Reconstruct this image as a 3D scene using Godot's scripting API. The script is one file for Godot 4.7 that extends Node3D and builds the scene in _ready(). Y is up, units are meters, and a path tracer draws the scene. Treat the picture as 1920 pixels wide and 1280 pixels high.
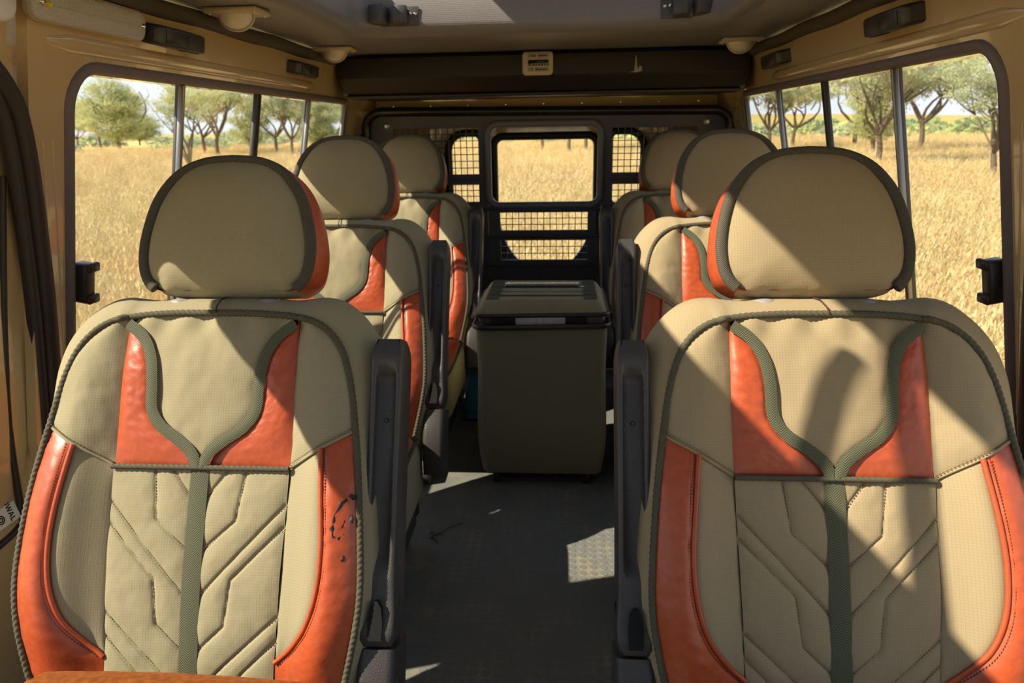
extends Node3D
# Interior of a safari vehicle, looking from the front seats to the rear. Units are metres, the rear of the vehicle is -z, the floor is y = 0.

const TILT := -0.410152          # recline of the backrests
const GROUND := -0.95            # the savanna below the vehicle floor
var M := {}
var K := {}                      # meshes shared between alike things
var taken := {}
var rng := RandomNumberGenerator.new()


func _ready() -> void:
	rng.seed = 4711
	# --- camera, sky, sun, exposure
	var cam := Camera3D.new()
	cam.name = "camera"
	cam.rotation_order = EULER_ORDER_YXZ
	cam.position = Vector3(0.087, 1.24, 0)
	cam.rotation_degrees = Vector3(-17.096, 4.296, -1.004)
	cam.fov = 53.13
	cam.near = 0.03
	cam.far = 2000
	var lens := CameraAttributesPhysical.new()
	lens.frustum_focal_length = 24.0
	lens.exposure_aperture = 7.0
	lens.frustum_focus_distance = 1.2
	lens.frustum_near = 0.03
	lens.frustum_far = 2000
	cam.attributes = lens
	add_child(cam)
	cam.fov = 53.13
	cam.current = true

	var env := Environment.new()
	env.background_mode = Environment.BG_SKY
	var sky := Sky.new()
	var sm := ProceduralSkyMaterial.new()
	sm.sky_top_color = Color(0.74, 0.82, 0.92)
	sm.sky_horizon_color = Color(0.90, 0.925, 0.94)
	sm.sky_curve = 0.18
	sm.ground_bottom_color = Color(0.62, 0.54, 0.38)
	sm.ground_horizon_color = Color(0.74, 0.68, 0.52)
	sm.sky_energy_multiplier = 1.0
	sm.sun_angle_max = 4.0
	sky.sky_material = sm
	env.sky = sky
	env.tonemap_mode = Environment.TONE_MAPPER_LINEAR
	env.tonemap_exposure = 1.42
	env.sdfgi_enabled = true
	env.ssao_enabled = true
	env.ssil_enabled = true
	var we := WorldEnvironment.new()
	we.name = "environment"
	we.environment = env
	add_child(we)

	var sun := DirectionalLight3D.new()
	sun.name = "sun"
	sun.light_color = Color(1.0, 0.94, 0.83)
	sun.light_energy = 2.25
	sun.light_angular_distance = 0.53
	sun.shadow_enabled = true
	add_child(sun)
	sun.look_at_from_position(Vector3.ZERO, Vector3(1.0, -1.0, -0.355), Vector3.UP)

	materials()
	shell()
	windows()
	roof_hatch()
	partition()
	air_conditioner()
	outside()
	seats()
	fridge()
	fittings()


# ------------------------------------------------------------------ naming
func numbered(called: String) -> String:
	var n: int = taken.get(called, -1) + 1
	taken[called] = n
	return called if n == 0 else "%s_%03d" % [called, n]

func tag(o: Node, label: String, category: String, group := "", kind := "") -> Node:
	o.set_meta("label", label)
	o.set_meta("category", category)
	if group:
		o.set_meta("group", group)
	if kind:
		o.set_meta("kind", kind)
	return o

func thing(called: String, label: String, category: String, at := Vector3.ZERO, group := "", kind := "") -> Node3D:
	var o := Node3D.new()
	o.name = numbered(called)
	add_child(o)
	o.position = at
	tag(o, label, category, group, kind)
	return o

func tool() -> SurfaceTool:
	var st := SurfaceTool.new()
	st.begin(Mesh.PRIMITIVE_TRIANGLES)
	return st

func done(st: SurfaceTool) -> ArrayMesh:
	st.generate_normals()
	st.index()
	return st.commit()

func part(called: String, mesh: Mesh, m: Material, parent: Node, t := Transform3D()) -> MeshInstance3D:
	var o := MeshInstance3D.new()
	o.name = called
	o.mesh = mesh
	o.material_override = m
	o.transform = t
	parent.add_child(o, true)
	return o

func solo(called: String, mesh: Mesh, m: Material, label: String, category: String, group := "", kind := "", t := Transform3D()) -> MeshInstance3D:
	var o := MeshInstance3D.new()
	o.name = numbered(called)
	o.mesh = mesh
	o.material_override = m
	o.transform = t
	add_child(o)
	tag(o, label, category, group, kind)
	return o


# ------------------------------------------------------------------ shapes
func tri(st: SurfaceTool, a: Vector3, b: Vector3, c: Vector3) -> void:
	st.add_vertex(a)
	st.add_vertex(b)
	st.add_vertex(c)

func quad(st: SurfaceTool, a: Vector3, b: Vector3, c: Vector3, d: Vector3) -> void:
	tri(st, a, b, c)
	tri(st, a, c, d)

# rows of points; faces look along ref when it is given
func grid(st: SurfaceTool, rows: Array, ref := Vector3.ZERO, close_j := false, close_i := false, smooth := 0) -> void:
	st.set_smooth_group(smooth)
	var flip := false
	if ref != Vector3.ZERO:
		var total := Vector3.ZERO
		for i in rows.size() - 1:
			for j in rows[i].size() - 1:
				total += (rows[i + 1][j] - rows[i][j]).cross(rows[i][j + 1] - rows[i][j])
		flip = total.dot(ref) < 0.0
	var n := rows.size()
	for i in (n if close_i else n - 1):
		var a: Array = rows[i]
		var b: Array = rows[(i + 1) % n]
		var m := a.size()
		for j in (m if close_j else m - 1):
			var k := (j + 1) % m
			if flip:
				quad(st, a[j], b[j], b[k], a[k])
			else:
				quad(st, a[j], a[k], b[k], b[j])

func surface(f: Callable, ns: int, nt: int, ref: Vector3) -> ArrayMesh:
	var st := tool()
	var rows := []
	for i in nt + 1:
		var row := []
		for j in ns + 1:
			row.append(f.call(float(j) / ns, float(i) / nt))
		rows.append(row)
	grid(st, rows, ref)
	return done(st)

# closed rings joined to a solid, both ends filled; the winding is put right by the enclosed volume
func loft(st: SurfaceTool, rings: Array, caps := true, smooth := 0) -> void:
	var vol := 0.0
	var mid := Vector3.ZERO
	for p in rings[0]:
		mid += p / float(rings[0].size())
	for i in rings.size() - 1:
		var a: Array = rings[i]
		var b: Array = rings[i + 1]
		for j in a.size():
			var k := (j + 1) % a.size()
			vol += (a[j] - mid).dot((a[k] - mid).cross(b[k] - mid)) + (a[j] - mid).dot((b[k] - mid).cross(b[j] - mid))
	var flip := vol > 0.0
	st.set_smooth_group(smooth)
	for i in rings.size() - 1:
		var a: Array = rings[i]
		var b: Array = rings[i + 1]
		for j in a.size():
			var k := (j + 1) % a.size()
			if flip:
				quad(st, a[j], b[j], b[k], a[k])
			else:
				quad(st, a[j], a[k], b[k], b[j])
	if not caps:
		return
	st.set_smooth_group(smooth + 1 if smooth >= 0 else -1)
	for e in 2:
		var r: Array = rings[0] if e == 0 else rings[-1]
		var c := Vector3.ZERO
		for p in r:
			c += p / float(r.size())
		for j in r.size():
			var k := (j + 1) % r.size()
			if (e == 0) != flip:
				tri(st, c, r[k], r[j])
			else:
				tri(st, c, r[j], r[k])

func box(st: SurfaceTool, c: Vector3, size: Vector3, r := 0.0, t := Transform3D(), soft := false) -> void:
	var h := size / 2.0
	r = minf(r, minf(h.x, minf(h.y, h.z)) * 0.999)
	var lists := []
	for a in 3:
		if r <= 0.0:
			lists.append([-h[a], h[a]])
		elif soft:
			lists.append([-h[a], -h[a] + 0.35 * r, -h[a] + 0.68 * r, -h[a] + r, h[a] - r, h[a] - 0.68 * r, h[a] - 0.35 * r, h[a]])
		else:
			lists.append([-h[a], -h[a] + r, h[a] - r, h[a]])
	for a in 3:
		var b := (a + 1) % 3
		var d := (a + 2) % 3
		for s in [-1.0, 1.0]:
			var rows := []
			for u in lists[b]:
				var row := []
				for v in lists[d]:
					var q := Vector3.ZERO
					q[a] = s * h[a]
					q[b] = u
					q[d] = v
					if r > 0.0:
						var inner := Vector3(clampf(q.x, r - h.x, h.x - r), clampf(q.y, r - h.y, h.y - r), clampf(q.z, r - h.z, h.z - r))
						var off := q - inner
						if soft:
							q = inner + off.normalized() * r
						else:
							var cnt := (1 if absf(off.x) > 1e-6 else 0) + (1 if absf(off.y) > 1e-6 else 0) + (1 if absf(off.z) > 1e-6 else 0)
							q = inner + off * (1.0 if cnt < 2 else 0.55)
					row.append(t * (c + q))
				rows.append(row)
			var ref := Vector3.ZERO
			ref[a] = s
			grid(st, rows, t.basis * ref, false, false, 0 if r > 0.0 else -1)

func boxmesh(size: Vector3, r := 0.0, soft := false, c := Vector3.ZERO) -> ArrayMesh:
	var st := tool()
	box(st, c, size, r, Transform3D(), soft)
	return done(st)

func tube(st: SurfaceTool, path: Array, radius, sides := 8, closed := false, caps := true, flat := 1.0, side_dir := Vector3.ZERO) -> void:
	var rings := []
	var n := path.size()
	var up := Vector3.UP
	for i in n:
		var d: Vector3
		if closed:
			d = (path[(i + 1) % n] - path[(i + n - 1) % n]).normalized()
		else:
			d = (path[mini(i + 1, n - 1)] - path[maxi(i - 1, 0)]).normalized()
		if i == 0:
			up = Vector3.UP if absf(d.y) < 0.9 else Vector3.RIGHT
		var x := up.cross(d).normalized()
		if side_dir != Vector3.ZERO:
			x = side_dir.cross(d).normalized()
		up = d.cross(x).normalized()
		var r: float = radius[i] if radius is Array else radius
		var ring := []
		for k in sides:
			var a := TAU * k / sides
			ring.append(path[i] + x * cos(a) * r + up * sin(a) * r * flat)
		rings.append(ring)
	if closed:
		rings.append(rings[0])
	loft(st, rings, caps and not closed)

func tubemesh(path: Array, radius, sides := 8, closed := false, flat := 1.0, side_dir := Vector3.ZERO) -> ArrayMesh:
	var st := tool()
	tube(st, path, radius, sides, closed, true, flat, side_dir)
	return done(st)

func disc(st: SurfaceTool, c: Vector3, axis: Vector3, profile: Array, sides := 16) -> void:
	# profile: Vector2(radius, distance along axis)
	var x := (Vector3.UP if absf(axis.y) < 0.9 else Vector3.RIGHT).cross(axis).normalized()
	var y := axis.cross(x).normalized()
	var rings := []
	for p in profile:
		var ring := []
		for k in sides:
			var a := TAU * k / sides
			ring.append(c + axis * p.y + (x * cos(a) + y * sin(a)) * maxf(p.x, 0.0002))
		rings.append(ring)
	loft(st, rings, true)

func dense(p: Array, n := 6) -> Array:
	# Catmull-Rom through the points
	var out := []
	for i in p.size() - 1:
		var a = p[maxi(i - 1, 0)]
		var d = p[mini(i + 2, p.size() - 1)]
		for k in n:
			out.append(p[i].cubic_interpolate(p[i + 1], a, d, float(k) / n))
	out.append(p[-1])
	return out

# x of a curve at height y (the points may run up or down)
func x_at(p: Array, y: float) -> float:
	for i in p.size() - 1:
		var a: Vector2 = p[i]
		var b: Vector2 = p[i + 1]
		if (a.y <= y and y <= b.y) or (b.y <= y and y <= a.y):
			return a.x if absf(b.y - a.y) < 1e-7 else lerpf(a.x, b.x, (y - a.y) / (b.y - a.y))
	return p[0].x if absf(p[0].y - y) < absf(p[-1].y - y) else p[-1].x

func y_at(p: Array, x: float) -> float:
	for i in p.size() - 1:
		var a: Vector2 = p[i]
		var b: Vector2 = p[i + 1]
		if (a.x <= x and x <= b.x) or (b.x <= x and x <= a.x):
			return a.y if absf(b.x - a.x) < 1e-7 else lerpf(a.y, b.y, (x - a.x) / (b.x - a.x))
	return p[0].y if absf(p[0].x - x) < absf(p[-1].x - x) else p[-1].y

# a rounded rectangle as n points per corner, counter-clockwise from the lower right corner
func rounded(x0: float, x1: float, y0: float, y1: float, r, n := 6) -> Array:
	var rr: Array = r if r is Array else [r, r, r, r]     # lower right, upper right, upper left, lower left
	var out := []
	var corner := [Vector2(x1 - rr[0], y0 + rr[0]), Vector2(x1 - rr[1], y1 - rr[1]), Vector2(x0 + rr[2], y1 - rr[2]), Vector2(x0 + rr[3], y0 + rr[3])]
	for k in 4:
		for i in n + 1:
			var a := -PI / 2 + PI / 2 * (k + float(i) / n)
			out.append(corner[k] + Vector2(cos(a), sin(a)) * rr[k])
	return out

# the rectangle x0..y1 with a hole; map puts (x, y, depth) in place; a sheet with thickness and a reveal
func sheet_with_hole(st: SurfaceTool, x0: float, x1: float, y0: float, y1: float, hole: Array, thick: float, map: Callable, ref: Vector3, split := 1) -> void:
	var n := hole.size()
	var c := Vector2.ZERO
	for p in hole:
		c += p / float(n)
	var outer := []
	var quarter := n / 4
	for i in n:
		# every corner's points fan out to the outer corner, and its neighbours slide along the edges
		var k := i / quarter
		var f := float(i % quarter) / (quarter - 1)
		var corner: Vector2 = [Vector2(x1, y0), Vector2(x1, y1), Vector2(x0, y1), Vector2(x0, y0)][k]
		var p: Vector2 = hole[i]
		var first: Vector2 = [Vector2(p.x, y0), Vector2(x1, p.y), Vector2(p.x, y1), Vector2(x0, p.y)][k]
		var last: Vector2 = [Vector2(x1, p.y), Vector2(p.x, y1), Vector2(x0, p.y), Vector2(p.x, y0)][k]
		outer.append(first.lerp(corner, f * 2.0) if f <= 0.5 else corner.lerp(last, f * 2.0 - 1.0))
	for side in [0.0, thick]:
		var rows := []
		for s in split + 1:
			var row := []
			for i in n:
				var p: Vector2 = hole[i].lerp(outer[i], float(s) / split)
				row.append(map.call(p.x, p.y, side))
			rows.append(row)
		grid(st, rows, ref if side == 0.0 else -ref, true, false, 0)
	st.set_smooth_group(3)
	for i in n:
		var j := (i + 1) % n
		quad(st, map.call(hole[i].x, hole[i].y, 0.0), map.call(hole[i].x, hole[i].y, thick), map.call(hole[j].x, hole[j].y, thick), map.call(hole[j].x, hole[j].y, 0.0))
		st.set_smooth_group(3)
	st.set_smooth_group(-1)
	for i in n:
		var j := (i + 1) % n
		quad(st, map.call(outer[j].x, outer[j].y, 0.0), map.call(outer[j].x, outer[j].y, thick), map.call(outer[i].x, outer[i].y, thick), map.call(outer[i].x, outer[i].y, 0.0))

# a flat polygon with thickness; map as above
func slab(st: SurfaceTool, poly: Array, thick: float, map: Callable, ref: Vector3) -> void:
	var idx := Geometry2D.triangulate_polygon(PackedVector2Array(poly))
	for side in [0.0, thick]:
		st.set_smooth_group(-1)
		var want: Vector3 = ref if side == 0.0 else -ref
		for i in range(0, idx.size(), 3):
			var a: Vector3 = map.call(poly[idx[i]].x, poly[idx[i]].y, side)
			var b: Vector3 = map.call(poly[idx[i + 1]].x, poly[idx[i + 1]].y, side)
			var c: Vector3 = map.call(poly[idx[i + 2]].x, poly[idx[i + 2]].y, side)
			if (c - a).cross(b - a).dot(want) < 0.0:
				tri(st, a, c, b)
			else:
				tri(st, a, b, c)
	var mid := Vector3.ZERO
	for p in poly:
		mid += map.call(p.x, p.y, thick / 2) / float(poly.size())
	for i in poly.size():
		var j := (i + 1) % poly.size()
		var a: Vector3 = map.call(poly[i].x, poly[i].y, 0.0)
		var b: Vector3 = map.call(poly[j].x, poly[j].y, 0.0)
		var a2: Vector3 = map.call(poly[i].x, poly[i].y, thick)
		var b2: Vector3 = map.call(poly[j].x, poly[j].y, thick)
		if (b2 - a).cross(b - a).dot((a + b) / 2 - mid) > 0.0:
			quad(st, a, b, b2, a2)
		else:
			quad(st, a, a2, b2, b)

func text_mesh(what: String, height: float, depth: float, font_name := "Droid Sans") -> TextMesh:
	var t := TextMesh.new()
	var f := SystemFont.new()
	f.font_names = PackedStringArray([font_name])
	f.font_weight = 700
	t.font = f
	t.text = what
	t.font_size = 32
	t.pixel_size = height / 24.0
	t.depth = depth
	return t


# ------------------------------------------------------------------ materials
func mat(key: String, color: Color, rough: float, metal := 0.0, spec := 0.5) -> StandardMaterial3D:
	var m := StandardMaterial3D.new()
	m.resource_name = key
	m.albedo_color = color
	m.roughness = rough
	m.metallic = metal
	m.metallic_specular = spec
	M[key] = m
	return m

func tri_scale(m: StandardMaterial3D, per_metre: float) -> void:
	m.uv1_triplanar = true
	m.uv1_triplanar_sharpness = 6.0
	m.uv1_scale = Vector3.ONE * per_metre

func picture(n: int, f: Callable) -> ImageTexture:
	var im := Image.create(n, n, false, Image.FORMAT_RGB8)
	for y in n:
		for x in n:
			im.set_pixel(x, y, f.call(x, y))
	return ImageTexture.create_from_image(im)

func noise_tex(size: int, freq: float, ramp: Array, seed_: int, kind := FastNoiseLite.TYPE_SIMPLEX_SMOOTH, octaves := 4) -> NoiseTexture2D:
	var nz := FastNoiseLite.new()
	nz.seed = seed_
	nz.noise_type = kind
	nz.frequency = freq
	nz.fractal_octaves = octaves
	var t := NoiseTexture2D.new()
	t.width = size
	t.height = size
	t.seamless = true
	t.noise = nz
	if ramp:
		var g := Gradient.new()
		g.offsets = PackedFloat32Array(ramp.map(func(e): return e[0]))
		g.colors = PackedColorArray(ramp.map(func(e): return e[1]))
		t.color_ramp = g
	return t

func relief(m: StandardMaterial3D, t: Texture2D, cm: float) -> void:
	m.heightmap_enabled = true
	m.heightmap_texture = t
	m.heightmap_scale = cm

func grey(v: float) -> Color:
	return Color(v, v, v)

func materials() -> void:
	var m: StandardMaterial3D
	# ripstop cloth: eight by eight cells of plain weave between thicker threads
	var cloth := picture(256, func(x, y):
		var v := 0.80 + 0.06 * sin(x * TAU / 4.0) * sin(y * TAU / 4.0)
		v += 0.05 * sin(x * 12.9898 + y * 78.233) * sin(y * 3.17 + x * 1.3)
		var gx: int = x % 32
		var gy: int = y % 32
		if gx < 3:
			v *= 0.93
		if gy < 3:
			v *= 0.94
		return grey(clampf(v, 0, 1)))
	var cloth_h := picture(256, func(x, y):
		var v := 0.35 + 0.15 * sin(x * TAU / 4.0) * sin(y * TAU / 4.0)
		if x % 32 < 4 or y % 32 < 4:
			v += 0.4
		return grey(clampf(v, 0, 1)))
	var shades := {"cloth_olive": Color(0.720, 0.685, 0.555), "cloth_tan": Color(0.745, 0.675, 0.535), "cloth_dark": Color(0.665, 0.640, 0.520)}
	for key in shades:
		m = mat(key, shades[key], 0.82, 0.0, 0.35)
		m.albedo_texture = cloth
		relief(m, cloth_h, 0.025)
		tri_scale(m, 1.0 / 0.036)
		m.rim_enabled = true
		m.rim = 0.25
		m.rim_tint = 0.6
	# leather
	var hide := noise_tex(512, 0.045, [[0.0, grey(0.05)], [0.35, grey(0.75)], [1.0, grey(1.0)]], 5, FastNoiseLite.TYPE_CELLULAR, 3)
	var tone := noise_tex(512, 0.012, [[0.0, Color(0.90, 0.88, 0.87)], [1.0, Color(1, 1, 1)]], 9)
	m = mat("leather", Color(0.69, 0.312, 0.172), 0.38, 0.0, 0.5)
	m.albedo_texture = tone
	relief(m, hide, 0.014)
	tri_scale(m, 9.0)
	# woven tapes and cords
	var weave := picture(64, func(x, y):
		var a: int = (x + (y if (x / 16) % 2 == 0 else -y) + 64) % 8
		return grey(0.40 + 0.60 * sin(a / 8.0 * PI)))
	m = mat("webbing", Color(0.38, 0.395, 0.30), 0.8)
	m.albedo_texture = weave
	relief(m, weave, 0.06)
	tri_scale(m, 1.0 / 0.032)
	m = mat("cord", Color(0.40, 0.385, 0.31), 0.8)
	m.albedo_texture = weave
	relief(m, weave, 0.08)
	tri_scale(m, 1.0 / 0.016)
	m = mat("binding", Color(0.36, 0.345, 0.295), 0.8)
	m.albedo_texture = weave
	relief(m, weave, 0.1)
	tri_scale(m, 1.0 / 0.028)
	mat("thread", Color(0.34, 0.31, 0.2), 0.8)
	mat("thread_dark", Color(0.28, 0.12, 0.06), 0.8)
	# black plastics and metals
	var grain := noise_tex(256, 0.12, [], 21, FastNoiseLite.TYPE_CELLULAR, 2)
	m = mat("plastic", Color(0.225, 0.217, 0.217), 0.42, 0.0, 0.5)
	relief(m, grain, 0.05)
	tri_scale(m, 14.0)
	mat("plastic_smooth", Color(0.18, 0.17, 0.17), 0.4)
	m = mat("powder_coat", Color(0.27, 0.27, 0.285), 0.5, 0.0, 0.5)
	relief(m, grain, 0.06)
	tri_scale(m, 9.0)
	mat("black_tube", Color(0.10, 0.10, 0.105), 0.28)
	mat("hole", Color(0.02, 0.02, 0.02), 0.9)
	m = mat("rubber", Color(0.40, 0.36, 0.365), 0.55)
	var rib := picture(64, func(x, y): return grey(0.5 + 0.5 * sin((x + y) * TAU / 8.0)))
	relief(m, rib, 0.03)
	tri_scale(m, 1.0 / 0.03)
	mat("rubber_black", Color(0.16, 0.15, 0.15), 0.5)
	m = mat("ac_skin", Color(0.085, 0.08, 0.078), 0.48)
	relief(m, grain, 0.03)
	tri_scale(m, 12.0)
	# painted sheet
	m = mat("paint", Color(0.735, 0.645, 0.485), 0.16, 0.0, 0.7)
	m.clearcoat_enabled = true
	m.clearcoat = 1.0
	m.clearcoat_roughness = 0.03
	relief(m, noise_tex(512, 0.01, [], 31), 0.08)
	tri_scale(m, 2.2)
	# headlining
	var dots := picture(64, func(x, y):
		var qx: float = float(x % 16) - 8.0 if (y / 16) % 2 == 0 else float((x + 8) % 16) - 8.0
		var qy := float(y % 16) - 8.0
		return grey(clampf(1.0 - sqrt(qx * qx + qy * qy) / 8.0, 0, 1)))
	m = mat("vinyl", Color(0.45, 0.44, 0.45), 0.42, 0.0, 0.5)
	relief(m, dots, 0.05)
	tri_scale(m, 1.0 / 0.022)
	m = mat("edge_cloth", Color(0.30, 0.275, 0.25), 0.85)
	relief(m, rib, 0.05)
	tri_scale(m, 1.0 / 0.03)
	# rubber floor with dried mud in places
	m = mat("floor_rubber", Color(1, 1, 1), 0.5)
	m.albedo_texture = noise_tex(1024, 0.006, [[0.0, Color(0.40, 0.41, 0.40)], [0.5, Color(0.43, 0.44, 0.425)], [0.72, Color(0.47, 0.465, 0.43)], [0.85, Color(0.53, 0.50, 0.43)], [1.0, Color(0.57, 0.52, 0.43)]], 77, FastNoiseLite.TYPE_SIMPLEX_SMOOTH, 6)
	tri_scale(m, 0.9)
	m = mat("stud_rubber", Color(0.42, 0.43, 0.42), 0.48)
	# metals, glass, small stuff
	mat("aluminium", Color(0.50, 0.50, 0.50), 0.35, 0.9)
	mat("chrome", Color(0.85, 0.85, 0.85), 0.15, 1.0)
	mat("zinc", Color(0.70, 0.74, 0.72), 0.35, 0.7)
	m = mat("glass", Color(0.92, 0.97, 0.95, 0.04), 0.0)
	m.transparency = BaseMaterial3D.TRANSPARENCY_ALPHA
	m = mat("clear_film", Color(0.95, 0.95, 0.95, 0.08), 0.08)
	m.transparency = BaseMaterial3D.TRANSPARENCY_ALPHA
	mat("cream_plastic", Color(0.70, 0.655, 0.57), 0.45)
	mat("grey_plastic", Color(0.55, 0.53, 0.54), 0.45)
	m = mat("lens", Color(0.80, 0.78, 0.76), 0.25)
	m.subsurf_scatter_enabled = true
	m.subsurf_scatter_strength = 0.3
	m = mat("ribbed_lens", Color(0.83, 0.81, 0.77), 0.3)
	var facets := picture(64, func(x, y): return grey(0.5 + 0.5 * sin(x * TAU / 16.0) * sin(y * TAU / 8.0)))
	relief(m, facets, 0.12)
	m.albedo_texture = picture(64, func(x, y): return grey(0.86 + 0.14 * sin(x * TAU / 16.0) * sin(y * TAU / 8.0)))
	tri_scale(m, 1.0 / 0.028)
	mat("yellow", Color(0.85, 0.75, 0.05), 0.5)
	mat("white", Color(0.82, 0.82, 0.83), 0.5)
	mat("red_ink", Color(0.62, 0.10, 0.09), 0.6)
	mat("black_ink", Color(0.05, 0.05, 0.05), 0.6)
	mat("grey_ink", Color(0.35, 0.36, 0.38), 0.6)
	mat("panel_grey", Color(0.36, 0.37, 0.39), 0.45)
	mat("blue_grey", Color(0.45, 0.48, 0.52), 0.5)
	mat("label_silver", Color(0.80, 0.81, 0.83), 0.4, 0.3)
	mat("screen", Color(0.03, 0.05, 0.06), 0.1)
	mat("cyan", Color(0.10, 0.42, 0.50), 0.4)
	m = mat("suede", Color(0.56, 0.32, 0.13), 0.95, 0.0, 0.2)
	m.albedo_texture = noise_tex(512, 0.02, [[0.0, Color(0.72, 0.66, 0.6)], [1.0, Color(1, 1, 1)]], 41, FastNoiseLite.TYPE_SIMPLEX_SMOOTH, 5)
	m.rim_enabled = true
	m.rim = 0.5
	m.rim_tint = 0.7
	tri_scale(m, 6.0)
	m = mat("blue_film", Color(0.25, 0.54, 0.66), 0.25)
	mat("twig", Color(0.42, 0.33, 0.2), 0.85)
	mat("roof_paint", Color(0.78, 0.70, 0.55), 0.45)
	# savanna
	m = mat("soil", Color(1, 1, 1), 0.95, 0.0, 0.2)
	m.albedo_texture = noise_tex(1024, 0.006, [[0.0, Color(0.66, 0.55, 0.30)], [0.35, Color(0.78, 0.66, 0.40)], [0.65, Color(0.86, 0.74, 0.47)], [1.0, Color(0.92, 0.82, 0.56)]], 55, FastNoiseLite.TYPE_SIMPLEX_SMOOTH, 6)
	m.uv1_triplanar = true
	m.uv1_scale = Vector3.ONE * 0.045
	m = mat("grass", Color(1, 1, 1), 0.8, 0.0, 0.3)
	m.vertex_color_use_as_albedo = true
	m.backlight_enabled = true
	m.backlight = Color(0.6, 0.6, 0.6)
	m = mat("bark", Color(0.42, 0.37, 0.31), 0.95, 0.0, 0.2)
	for e in [["leaf_green", Color(0.53, 0.60, 0.35)], ["leaf_yellow", Color(0.68, 0.71, 0.42)], ["leaf_dull", Color(0.61, 0.65, 0.45)]]:
		m = mat(e[0], e[1], 0.7, 0.0, 0.3)
		m.backlight_enabled = true
		m.backlight = Color(0.6, 0.6, 0.6)
	m = mat("hill", Color(0.66, 0.60, 0.36), 1.0, 0.0, 0.1)


# ------------------------------------------------------------------ the vehicle body
func wx(y: float) -> float:
	# half the inner width: the sides lean in above the belt line
	return 0.835 + 0.21 * (1.336 - y) if y > 0.60 else 0.9896

func body(side: float) -> Callable:
	return func(z, y, d): return Vector3(side * (wx(y) + d), y, z)

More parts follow.
